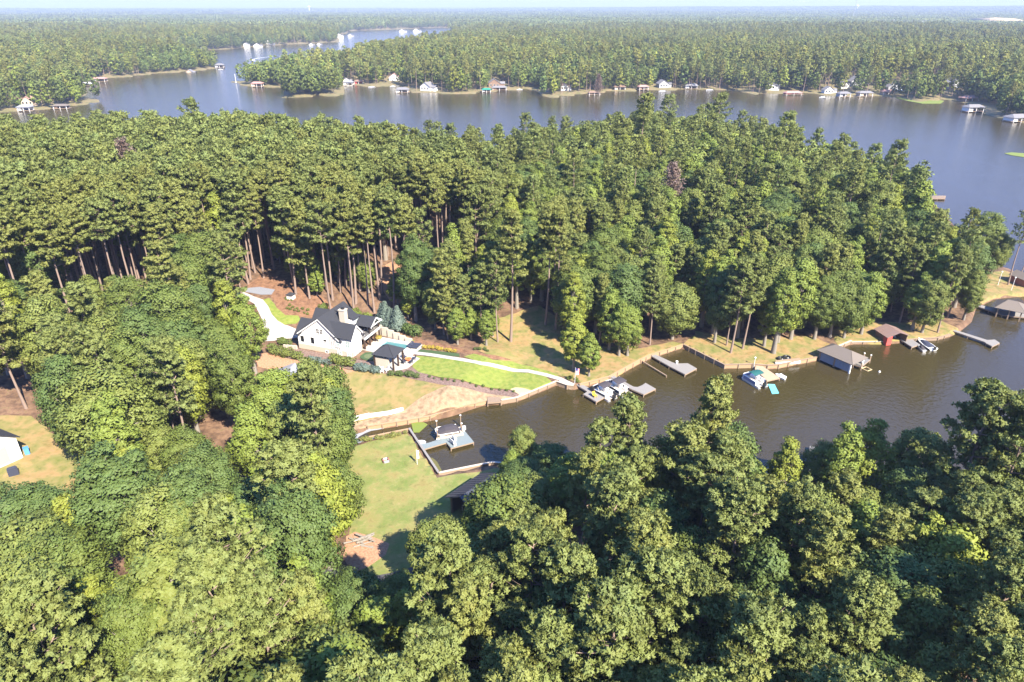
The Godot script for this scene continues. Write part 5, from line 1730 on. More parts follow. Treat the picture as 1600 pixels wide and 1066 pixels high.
	ps.lathe([Vector2(0.0, -0.1), Vector2(0.6, -0.05), Vector2(0.75, 0.25), Vector2(0.68, 0.33), Vector2(0.45, 0.27), Vector2(0.0, 0.25)], 16)
	part("hull", ps, M.boat_white, pb)
	bx("seat", Vector3(-0.25, 0.26, -0.3), Vector3(0.2, 0.42, 0.3), M.boat_white, pb)
	# seats on the blue grey dock
	for k in 2:
		var b := thing("bench", ["white bench in the middle of the blue grey dock", "white chair beside the bench on the blue grey dock"][k], "bench", v3(-9.25,-89.06, 0.62) if k == 0 else v3(-9.07,-90.12, 0.62), 2.2)
		bx("seat", Vector3(-0.7 + 0.35 * k, 0.35, -0.22), Vector3(0.7 - 0.35 * k, 0.43, 0.22), M.white_trim, b)
		bx("backrest", Vector3(-0.7 + 0.35 * k, 0.43, -0.26), Vector3(0.7 - 0.35 * k, 0.95, -0.2), M.white_trim, b)
		for x in [-0.6 + 0.35 * k, 0.6 - 0.35 * k]:
			bx("leg", Vector3(x - 0.04, 0, -0.2), Vector3(x + 0.04, 0.35, 0.2), M.white_trim, b)
	for k in 4:
		var lf := Shape.new()
		var c: Vector2 = [v2(-11.81,-90.65), v2(-8.06,-92.46), v2(-12.17,-93.2), v2(-8.43,-94.9)][k]
		lf.tube([Vector3(0, -1.2, 0), Vector3(0, 2.2, 0)], [0.09, 0.09], 6)
		var lo := thing("lift_pile", ["boat lift pile at the covered boat's near bow", "boat lift pile at the covered boat's near stern", "boat lift pile at the covered boat's far bow", "boat lift pile at the covered boat's far stern"][k], "post", Vector3(c.x, 0, c.y))
		part("pile", lf, M.old_wood, lo)
		bx("pile_cap", Vector3(-0.12, 2.2, -0.12), Vector3(0.12, 2.28, 0.12), M.white_trim, lo)
	# lamp post and bank furniture behind the tan dock
	for a in [[46.23,-115.19, 2.3, "white lamp post at the head of the tan dock"], [119.42,-156.89, 3.4, "white lamp post on the point lawn by the leaning pine"], [120.52,-153.53, 3.2, "white lamp post on the point lawn by the water"]]:
		var o := thing("lamp_post", a[3], "lamp post", on(a[0], a[1]))
		var s := Shape.new()
		s.tube([Vector3(0, -0.2, 0), Vector3(0, a[2], 0)], [0.06, 0.045], 6)
		part("pole", s, M.white_trim, o)
		s = Shape.new()
		s.lathe([Vector2(0.0, a[2]), Vector2(0.16, a[2] + 0.02), Vector2(0.2, a[2] + 0.18), Vector2(0.0, a[2] + 0.32)], 8)
		part("lantern", s, M.white_trim, o)
	for k in 2:
		var o := thing("tube_float", ["black inner tube lying on the bank behind the tan dock", "second dark float ring beside the white seat wall"][k], "float", on(52.14,-117.47) if k == 0 else on(53.45,-118.01))
		var s := Shape.new()
		for i in 14:
			var a0 := TAU * i / 14
			var a1 := TAU * (i + 1) / 14
			s.tube([Vector3(cos(a0) * 0.6, 0.22, sin(a0) * 0.6), Vector3(cos(a1) * 0.6, 0.22, sin(a1) * 0.6)], [0.22, 0.22], 8, false)
		part("ring", s, M.black_metal, o)
		bx("handle", Vector3(-0.1, 0.4, 0.55), Vector3(0.1, 0.47, 0.65), M.boat_white, o)
	var sw := thing("seat_wall", "white bench wall on the bank above the tan bulkhead", "wall", on(52.99,-116.19), 0.2)
	bx("seat", Vector3(-2.6, 0.0, -0.25), Vector3(2.6, 0.45, 0.25), M.white_wall, sw)
	bx("back", Vector3(-2.6, 0.45, -0.25), Vector3(2.6, 0.9, -0.1), M.old_wood, sw)
	# blue boathouse
	var w1 := v2(59.96,-118.54)
	var w2 := v2(63.62,-113.07)
	var l := w1.distance_to(w2)
	var mid := (w1 + w2) / 2
	var turn := facing(w2, w1)
	var o := thing("boathouse", "blue grey boathouse with a mossy hipped roof standing in the water", "boathouse", Vector3(mid.x, 0, mid.y), turn)
	# left wall lies along z at x = 0, the building to its right
	for k in 11:
		var z := -l / 2 + l * k / 11.0
		bx("siding", Vector3(-0.06, 0.25, z), Vector3(0.06, 2.2, z + l / 11.0 - 0.03), M.blue_siding, o)
	bx("wall", Vector3(0.0, 0.25, -l / 2), Vector3(4.2, 2.2, -l / 2 + 0.1), M.blue_siding, o)
	bx("wall", Vector3(4.1, 0.25, -l / 2), Vector3(4.2, 2.2, l / 2 - 0.4), M.blue_siding, o)
	for z in [-l / 2 + 0.2, 0.0, l / 2 - 0.1]:
		for x in [0.0, 4.1]:
			bx("post", Vector3(x - 0.13, -1.4, z - 0.13), Vector3(x + 0.13, 2.2, z + 0.13), M.white_trim if z > 1.0 else M.old_wood, o)
	var rf := Node3D.new()
	rf.name = "roof_frame"
	o.add_child(rf)
	rf.position = Vector3(2.05, 0, 0)
	hipped(rf, 5.2, l + 0.9, 2.15, 3.5, 2.2, M.old_shingle)
	dock("dock", [66.46,-116.41,68.55,-118.27,69.43,-117.34,66.31,-114.34,65.25,-115.37], "square deck with white post tops at the blue boathouse's end", M.grey_deck, 0.8)
	for a in [[65.37,-115.5,66.52,-116.41,68.49,-118.14,69.37,-117.34,66.37,-114.47]]:
		var pp := ring(a)
		for k in pp.size():
			var t := thing("deck_post", ["white capped post at the boathouse corner of the square deck", "second white capped post along the square deck's far side", "third white capped post at the square deck's far corner", "white capped post at the square deck's outer corner", "white capped post at the square deck's near corner"][k], "post", Vector3(pp[k].x, 0, pp[k].y))
			bx("post", Vector3(-0.09, 0.8, -0.09), Vector3(0.09, 1.7, 0.09), M.old_wood, t)
			bx("cap", Vector3(-0.12, 1.7, -0.12), Vector3(0.12, 1.82, 0.12), M.white_trim, t)
	var ld := thing("swim_ladder", "yellowish swim float frame at the square deck's corner", "float", v3(67.71,-114.85, 0), 0.5)
	for k in 4:
		var s := Shape.new()
		s.t = Transform3D(Basis(Vector3.UP, k * PI / 2), Vector3.ZERO)
		s.box(Vector3(-0.7, -0.05, 0.55), Vector3(0.7, 0.1, 0.7))
		part("side", s, M.sand, ld)
	var by := thing("buoy", "small white buoy alone on the brown water", "buoy", v3(69.6,-113.7, 0))
	bs = Shape.new()
	bs.lathe([Vector2(0, -0.15), Vector2(0.2, 0.0), Vector2(0.2, 0.15), Vector2(0, 0.35)], 10)
	part("float", bs, M.white_trim, by)
	bs = Shape.new()
	bs.tube([Vector3(0, 0.3, 0), Vector3(0, 0.5, 0)], [0.03, 0.03], 5)
	part("eye", bs, M.black_metal, by)
	# red boathouse: its left eave runs from the bank to the water
	var a1 := v2(75.67,-128.47)
	var a2 := v2(76.31,-124.79)
	var rl := a1.distance_to(a2)
	turn = facing(a2, a1)
	o = thing("boathouse", "red boathouse with a rusty tin roof half on the bank", "boathouse", Vector3((a1 + a2).x / 2, 0, (a1 + a2).y / 2), turn)
	var wd := 4.4
	bx("wall", Vector3(-0.05, 0.1, -rl / 2), Vector3(0.08, 2.0, rl / 2 - 1.2), M.brown_wall, o)
	bx("wall", Vector3(-0.05, 0.1, rl / 2 - 1.2), Vector3(0.08, 2.0, rl / 2), M.red_paint, o)
	bx("front_panel", Vector3(0.08, 0.1, rl / 2 - 0.12), Vector3(1.0, 2.1, rl / 2), M.red_paint, o)
	bx("wall", Vector3(wd - 0.1, 0.1, -rl / 2), Vector3(wd, 2.0, rl / 2), M.brown_wall, o)
	bx("wall", Vector3(0.08, 0.1, -rl / 2), Vector3(wd - 0.1, 2.0, -rl / 2 + 0.12), M.brown_wall, o)
	for s in [0, 1]:
		for k in 7:
			var z0 := -rl / 2 - 0.4 + (rl + 0.8) * k / 7.0
			var z1 := z0 + (rl + 0.8) / 7.0 - 0.02
			var x := -0.4 if s == 0 else wd + 0.4
			roof("roof_sheet", o, [Vector3(wd / 2, 2.95, z0), Vector3(wd / 2, 2.95, z1), Vector3(x, 1.98, z1), Vector3(x, 1.98, z0)], M.rust_tin, 0.04 + 0.015 * (k % 2))
	small_craft("jet_ski", v2(79.31,-127.73), v2(79.37,-128.65), "white jet ski in the mouth of the red boathouse", M.boat_white, M.boat_white, "jet ski", 0.5)
	# boathouse at the picture's edge
	var c1 := v2(107.53,-139.46)
	var c2 := v2(111.61,-136.45)
	turn = facing(c2, c1)
	var rb := c1.distance_to(c2)
	o = thing("boathouse", "open boathouse with a brown hipped roof at the picture's edge", "boathouse", Vector3((c1 + c2).x / 2, 0, (c1 + c2).y / 2), turn)
	rf = Node3D.new()
	rf.name = "roof_frame"
	o.add_child(rf)
	rf.position = Vector3(2.6, 0, 0)
	hipped(rf, 5.8, rb + 0.6, 2.2, 3.6, 2.0, M.old_shingle)
	for z in [-rb / 2 + 0.4, 0.0, rb / 2 - 0.4]:
		for x in [0.2, 5.0]:
			bx("post", Vector3(x - 0.12, -1.4, z - 0.12), Vector3(x + 0.12, 2.2, z + 0.12), M.old_wood, o)
	bx("back_wall", Vector3(0.2, 0.4, -rb / 2 + 0.3), Vector3(5.0, 2.2, -rb / 2 + 0.4), M.blue_siding, o)
	small_craft("runabout", v2(115.6,-143.48), v2(114.62,-145.34), "blue and white runabout inside the boathouse at the picture's edge", M.hull_blue, M.boat_white, "boat", 1.1)
	var ts := thing("lake_cabin", "little cabin with a mossy roof on the point's lake side", "cabin", on(126.15,-157.77), 0.2)
	gabled(ts, 3.4, 5.0, 1.8, 2.7, M.brick_red, M.old_shingle, 0.3)
	# weed rafts
	for a in [[[233.26,-329.86,238.17,-332.25,242.67,-329.86,243.1,-325.17,236.43,-320.61,233.52,-325.17], "green weed raft on the lake by the picture's edge"], [[294.77,-552.98,312.52,-570.09,318.96,-561.41,320.66,-544.79,320.21,-532.93,309.33,-517.85,295.48,-517.85,293.17,-532.93], "bright green reed bed at the far shore's corner"], [[-13.26,-86.35,-12.16,-86.18,-11.38,-85.2,-10.5,-83.12,-10.59,-82.03,-11.22,-82.65], "brown weed in the near lawn's corner of the cove"], [[-16.83,-96.25,-14.68,-96.06,-13.98,-95.47,-15.08,-93.2,-16.01,-93.2], "green weed at the creek mouth"]]:
		var q := ring(a[0])
		var s := Shape.new()
		s.prism(Array(q), -0.1, 0.05 if a[1].begins_with("brown") else 0.12)
		var wr := part("weed_raft", s, M.weed_mat if a[1].begins_with("brown") else M.reeds)
		stuff(wr, a[1])


func v2(x: float, z: float) -> Vector2:
	return Vector2(x, z)


func v3(x: float, z: float, y: float) -> Vector3:
	return Vector3(x, y, z)


# ---------------------------------------------------------------- the far shores
func far_house(x: float, z: float, w: float, d: float, tall: float, turn: float, wall: String, cover: String, label: String, called := "shore_house") -> void:
	var o := thing(called, label, "boathouse" if called == "far_boathouse" else "house", on(x, z) if called != "far_boathouse" else Vector3(x, 0, z), turn)
	if called == "far_boathouse":
		for e in [[-1, -1], [1, -1], [-1, 1], [1, 1], [0, 1]]:
			bx("post", Vector3(e[0] * w * 0.46 - 0.15, -1.0, e[1] * d * 0.46 - 0.15), Vector3(e[0] * w * 0.46 + 0.15, tall, e[1] * d * 0.46 + 0.15), M.white_trim, o)
		bx("deck", Vector3(-w * 0.6, 0.5, -d * 0.5), Vector3(w * 0.6, 0.7, d * 0.5), M.old_wood, o)
		bx("wall", Vector3(-w * 0.48, 0.7, -d * 0.48), Vector3(w * 0.48, tall, -d * 0.44), M[wall], o)
		bx("wall", Vector3(-w * 0.48, 0.7, -d * 0.44), Vector3(-w * 0.2, tall, d * 0.44), M[wall], o)
		var rf := Node3D.new()
		rf.name = "roof_frame"
		o.add_child(rf)
		rf.rotation.y = PI / 2
		hipped(rf, d + 1.0, w + 1.0, tall, tall + d * 0.22, d * 0.35, M[cover])
		return
	w *= 0.75
	d *= 0.8
	tall *= 0.85
	gabled(o, w, d, tall, tall + w * 0.33, M[wall], M[cover], 0.5, -2.0)
	for k in 3:
		window(o, Vector3(-w * 0.3 + k * w * 0.3, tall * 0.55, d / 2 + 0.02), 1.2, 1.4, "z", M.glass_dark, false)
	var side := Shape.new()
	side.box(Vector3(w / 2, -2.0, -d * 0.3), Vector3(w * 0.9, tall * 0.8, d * 0.3))
	part("wing", side, M[wall], o)
	roof("roof", o, [Vector3(w / 2, tall * 0.8 + w * 0.16, 0), Vector3(w * 0.95, tall * 0.8 + w * 0.16, 0), Vector3(w * 0.95, tall * 0.78, d * 0.36), Vector3(w / 2, tall * 0.78, d * 0.36)], M[cover])
	roof("roof", o, [Vector3(w / 2, tall * 0.8 + w * 0.16, 0), Vector3(w * 0.95, tall * 0.8 + w * 0.16, 0), Vector3(w * 0.95, tall * 0.78, -d * 0.36), Vector3(w / 2, tall * 0.78, -d * 0.36)], M[cover])
	far_clear.append(PackedVector2Array([Vector2(x - w * 0.7, z - d), Vector2(x + w * 1.2, z - d), Vector2(x + w * 0.9, z + 13), Vector2(x - w * 0.6, z + 13)]))


func far_shores() -> void:
	for a in [
		[-335.06,-498.55, 11, 8, 3.4, 0.1, "tan_wall", "pink_roof", "pink roofed house on the left shore behind the white boathouse"],
		[-343.49,-498.55, 8, 7, 3.2, 0.0, "brown_wall", "brown_wall", "brown house half hidden on the left shore"],
		[-556.42,-1116.49, 11, 9, 4, 0.3, "white_wall", "grey_roof", "white house high in the left woods"],
		[-573.39,-1174.19, 14, 10, 5, 0.6, "white_wall", "grey_roof", "cream house right of the one high in the left woods"],
		[-501.25,-1197.07, 13, 11, 5, 0.2, "grey_wall", "grey_roof", "grey house at the left end of the far bank"],
		[-467.77,-1307.56, 9, 8, 5, 0.0, "white_wall", "grey_roof", "small white house mid far bank"],
		[-452.58,-1318.75, 14, 11, 5.5, 0.2, "white_wall", "grey_roof", "tall white house mid far bank"],
		[-450.01,-1381.78, 14, 10, 5, -0.2, "white_wall", "grey_roof", "white house above the far bank's lawn"],
		[-346.76,-787.99, 9, 7, 3, 0.0, "tan_wall", "grey_roof", "tan cottage on the wooded left point"],
		[-196.24,-634.95, 10, 8, 4, 0.4, "white_wall", "grey_roof", "white house among trees on the middle point"],
		[-148.68,-653.21, 7, 7, 4, 0.3, "white_wall", "grey_roof", "narrow white house in the small bay"],
		[-108.41,-670.69, 12, 8, 3.4, 0.1, "white_wall", "pink_roof", "white cottage above the small bay's lawn"],
		[-69.65,-597.6, 13, 9, 3.8, -0.5, "white_wall", "grey_roof", "white gabled house with a grey roof on the near far-shore lawn"],
		[-15.26,-618.68, 13, 9, 4, 0.1, "brown_wall", "grey_roof", "brown house with a red porch in the trees"],
		[42.92,-592.61, 8, 7, 4, 0.0, "white_wall", "pink_roof", "white house with a reddish roof on the round point"],
		[128.07,-618.68, 11, 9, 4, 0.2, "grey_wall", "grey_roof", "blue grey house above a grass bank"],
		[213.16,-597.6, 10, 8, 4.5, -0.3, "white_wall", "grey_roof", "pale house between two tall shore trees"],
		[252.36,-578.43, 10, 7, 3, 0.1, "white_wall", "grey_roof", "low white house right of the red dock"],
		[272.26,-597.6, 8, 7, 3.4, 0.2, "white_wall", "grey_roof", "second low white house right of the red dock"],
		[287.43,-607.84, 16, 9, 4, 0.1, "grey_wall", "grey_roof", "wide grey house behind the shore lawn"],
		[306.04,-582.86, 13, 8, 3.6, 0.0, "grey_wall", "grey_roof", "blue grey house left of the reed bed"],
		[353.44,-582.86, 16, 11, 4.4, 0.4, "grey_wall", "grey_roof", "long grey house beside the tan clearing"],
		[-425.89,-1717.08, 14, 12, 6, 0.1, "white_wall", "grey_roof", "white house at the far narrows, left one"],
		[-397.98,-1717.08, 15, 12, 6, 0.3, "white_wall", "grey_roof", "white house at the far narrows, middle one"],
		[-394.25,-1821.66, 13, 10, 5, 0.0, "white_wall", "grey_roof", "white house on the tip of the far narrows"],
		[-372.4,-1379.66, 10, 8, 4, 0.1, "white_wall", "grey_roof", "white cabin by the water left of the narrows"],
		[-361.49,-1392.72, 9, 8, 4, 0.1, "white_wall", "grey_roof", "white cabin by the water nearest the narrows"],
		[-314,-2140.87, 20, 14, 6, 0.0, "white_wall", "grey_roof", "white house across the farthest reach, left one"],
		[-278.06,-2174.31, 22, 14, 6, 0.0, "white_wall", "grey_roof", "white house across the farthest reach, right one"],
	]:
		far_house(a[0], a[1], a[2], a[3], a[4], a[5], a[6], a[7], a[8])
	for a in [
		[-324.37,-477.11, 8, 6, 2.8, 0.1, "white_wall", "tin", "white boathouse with a pale roof at the left shore"],
		[-307.1,-488.35, 9, 5, 2.2, 0.1, "brown_wall", "old_shingle", "low brown boathouse on the left shore"],
		[-376.85,-641.49, 10, 5, 2.0, 0.15, "white_wall", "white_trim", "long white boathouse behind the little spit"],
		[-384.32,-679.32, 11, 6, 2.8, 0.1, "grey_wall", "pink_roof", "reddish boathouse beyond the little spit"],
		[-336.74,-846.44, 9, 7, 3.0, 0.2, "grey_wall", "grey_roof", "grey boathouse at the tip of the wooded left point"],
		[-221.91,-633.32, 9, 6, 3.0, 0.0, "tan_wall", "pink_roof", "tan boathouse on the middle point"],
		[-144.88,-644.26, 8, 6, 3.0, 0.0, "white_wall", "tin", "white boathouse in the small bay"],
		[-138.07,-655.55, 8, 6, 2.6, 0.1, "red_paint", "brown_wall", "dark red boathouse in the small bay"],
		[-89.09,-588.22, 10, 7, 2.6, 0.0, "white_wall", "grey_roof", "white posted boathouse in front of a rounded tree"],
		[-20.92,-590.57, 7, 5, 2.2, 0.1, "grey_wall", "green_roof", "boat dock with a green canopy"],
		[-10.7,-605.01, 12, 6, 2.4, 0.1, "brown_wall", "grey_roof", "grey roofed boathouse right of the green canopy"],
		[64.97,-572.3, 9, 5, 1.8, 0.1, "brown_wall", "brown_wall", "dark low boat dock off the round point"],
		[89.9,-605.01, 9, 6, 3.0, 0.0, "tan_wall", "brown_wall", "brown boathouse right of the round point"],
		[109.59,-607.49, 8, 6, 2.8, 0.2, "brown_wall", "pink_roof", "small brown boathouse by the grass bank"],
		[152.79,-617.58, 10, 7, 2.8, -0.2, "white_wall", "tin", "white boathouse mid far shore"],
		[222.31,-572.3, 13, 6, 1.6, 0.1, "red_paint", "pink_roof", "red boat dock mid far shore"],
		[255.82,-557.17, 9, 6, 2.8, 0.1, "grey_wall", "grey_roof", "grey boathouse below the low white houses"],
		[274.11,-561.41, 11, 6, 2.8, 0.1, "tan_wall", "grey_roof", "tan boathouse below the wide grey house"],
		[295.83,-570.09, 9, 6, 2.8, 0.0, "tan_wall", "pink_roof", "reddish boathouse left of the reed bed"],
		[309.47,-579.02, 7, 5, 2.4, 0.0, "white_wall", "white_trim", "small white boathouse touching the reed bed"],
		[335.93,-529.08, 12, 7, 2.8, 0.2, "brown_wall", "pink_roof", "reddish brown boathouse under the right-hand trees"],
		[305.38,-473.98, 11, 7, 3.2, 0.1, "white_wall", "grey_roof", "white two-bay boathouse off the right shore"],
		[306,-431.35, 12, 8, 2.6, 0.2, "white_wall", "grey_roof", "hip roofed boathouse farthest along the right shore"],
	]:
		far_house(a[0], a[1], a[2], a[3], a[4], a[5], a[6], a[7], a[8], "far_boathouse")
	for a in [
		[-323.87,-814.78, 6, "white pontoon off the wooded left point"], [-367.54,-785.32, 5, "white boat on the left point's shore"], [-121.43,-627.99, 6, "white boat moored in the small bay"],
		[-103.97,-633.32, 5, "white boat below the small bay's lawn"], [6.45,-607.49, 5, "boat at the shaded inlet"], [123.83,-595.31, 6, "white boat below the blue grey house"],
		[165.35,-605.01, 6, "white boat beside the white mid-shore boathouse"], [181.51,-622.74, 7, "blue and white boat under shore trees"], [238.27,-552.98, 5, "small white boat right of the red dock"],
		[-314.26,-1070.29, 8, "speedboat turning on the open lake"],
	]:
		small_craft("motorboat", v2(a[0], a[1]), v2(a[0] - a[2] * 0.5, a[1]), a[3], M.boat_white, M.boat_white, "boat", 1.1)
	# the speedboat's wake: rings of foam on the water
	var wk := Shape.new()
	var c := v2(-314.7,-1007.53)
	var ex := v2(-281.48,-1007.53).x - c.x
	var ez := c.y - v2(-333.73,-1070.29).y
	for k in 46:
		var a0 := 0.9 - TAU * 0.86 * k / 46.0
		var a1 := 0.9 - TAU * 0.86 * (k + 1) / 46.0
		var wide := 2.6 * (1.0 - k / 52.0)
		var p := Vector3(c.x + cos(a0) * ex, 0.06, c.y - sin(a0) * ez)
		var q := Vector3(c.x + cos(a1) * ex, 0.06, c.y - sin(a1) * ez)
		var s := (q - p).cross(Vector3.UP).normalized() * wide
		wk.quad(p - s, p + s, q + s, q - s, Vector3.UP)
	stuff(part("wake_foam", wk, M.foam), "curved white wake of the speedboat on the lake")
	# poles, towers and pale clearings near the horizon
	var o := thing("spit_pole", "white pole on the grassy spit", "pole", on(-252.15,-664.28))
	var s2 := Shape.new()
	s2.tube([Vector3(0, -0.3, 0), Vector3(0, 7.5, 0)], [0.25, 0.2], 6)
	part("pole", s2, M.white_trim, o)
	bx("base", Vector3(-0.4, -0.2, -0.4), Vector3(0.4, 0.5, 0.4), M.white_trim, o)
	var wt := Vector2(-1870, -7000)
	o = thing("water_tower", "white water tower standing on the horizon left of centre", "water tower", on(wt.x, wt.y))
	s2 = Shape.new()
	s2.tube([Vector3(0, -5, 0), Vector3(0, 48, 0)], [5, 4], 10)
	part("stem", s2, M.white_trim, o)
	s2 = Shape.new()
	s2.lathe([Vector2(0, 44), Vector2(9, 48), Vector2(13, 54), Vector2(10, 60), Vector2(0, 63)], 14)
	part("tank", s2, M.white_trim, o)
	wt = Vector2(3000, -6600)
	o = thing("water_tower", "white water tower standing on the horizon right of centre", "water tower", on(wt.x, wt.y))
	s2 = Shape.new()
	s2.tube([Vector3(0, -5, 0), Vector3(0, 40, 0)], [4, 3], 10)
	part("stem", s2, M.white_trim, o)
	s2 = Shape.new()
	s2.lathe([Vector2(0, 36), Vector2(8, 40), Vector2(11, 46), Vector2(8, 52), Vector2(0, 55)], 14)
	part("tank", s2, M.white_trim, o)
	var rm := Vector2(1480, -3280)
	o = thing("radio_mast", "thin dark radio mast crossing the horizon", "mast", on(rm.x, rm.y))
	s2 = Shape.new()
	s2.tube([Vector3(0, -2, 0), Vector3(1.5, 60, 0), Vector3(4, 125, 0)], [0.9, 0.8, 0.6], 5)
	part("mast", s2, M.grey_wall, o)
	bx("hut", Vector3(-5, -1, -3), Vector3(3, 5, 3), M.white_wall, o)
	for a in [[1643.01,-2573.79, 150, 90, 16, "sand", "pale bare mound near the right horizon"], [-1863.06,-5063.94, 420, 300, 8, "clay", "tan clearing on the left horizon hill"], [-267.5,-2452.18, 45, 40, -9, "clay", "orange clay bank across the farthest reach"]]:
		var g := on(a[0], a[1])
		s2 = Shape.new()
		s2.t = Transform3D(Basis.from_scale(Vector3(a[2], a[4] + 12.0, a[3])), Vector3(g.x, g.y - 2.0, g.z))
		s2.lathe([Vector2(1.0, 0.0), Vector2(0.8, 0.55), Vector2(0.45, 0.9), Vector2(0.0, 1.0)], 24)
		var m := part("mound", s2, M[a[5]])
		m.set_meta("kind", "structure")
		m.set_meta("label", a[6])
		far_clear.append(PackedVector2Array([Vector2(a[0] - a[2] * 1.1, a[1] - a[3]), Vector2(a[0] + a[2] * 1.1, a[1] - a[3]), Vector2(a[0] + a[2] * 1.1, a[1] + a[3] * 2.2), Vector2(a[0] - a[2] * 1.1, a[1] + a[3] * 2.2)]))
	for k in 9:
		var p := v2(1147.38,-2448.08) + Vector2((k % 5) * 46.0, (k / 5) * 90.0)
		o = thing("warehouse", "pale flat building in the small town near the right horizon", "building", on(p.x, p.y), 0.2 * k, "town buildings near the horizon")
		bx("wall", Vector3(-18, -3, -12), Vector3(18, 17, 12), M.white_wall, o)
		bx("roof", Vector3(-18.5, 17, -12.5), Vector3(18.5, 18, 12.5), M.tin, o)
	far_clear.append(ring([357.73,-633.32,378.97,-633.32,340.36,-565.72,321.29,-565.72]))
	far_clear.append(ring([-264.78,-679.32,-247.45,-679.32,-227.72,-622.74,-247.62,-633.32]))
	far_clear.append(ring([-339.79,-574.52,-332.14,-574.52,-293.17,-503.56,-299.92,-503.56]))
	# dead trees
	for a in [[-94.89,-169.96, 27, "leafless pinkish dead pine in the left pine wood"], [40.74,-174.11, 22, "dead pine with a brown top among the peninsula pines"], [-11.19,-189.33, 18, "thin dead pinkish tree amid the peninsula wood"], [65.01,-546.02, 20, "dead pinkish pine on the far shore"]]:
		var t := bare_tree(int(a[2]) + 7, a[2])
		o = thing("dead_tree", a[3], "tree", on(a[0], a[1]))
		part("trunk", t[0], M.pale_bark, o)
		part("crown", t[1], M.dead_needle, o)
		put_spot(a[0], a[1])


func put_spot(x: float, z: float) -> void:
	var key := Vector2i(floori(x / 8.0), floori(z / 8.0))
	if not stand.has(key):
		stand[key] = []
	stand[key].append(Vector2(x, z))


func settle() -> void:
	lots()
	garden()
	white_house()
	yard()
	waterfront()
	far_shores()


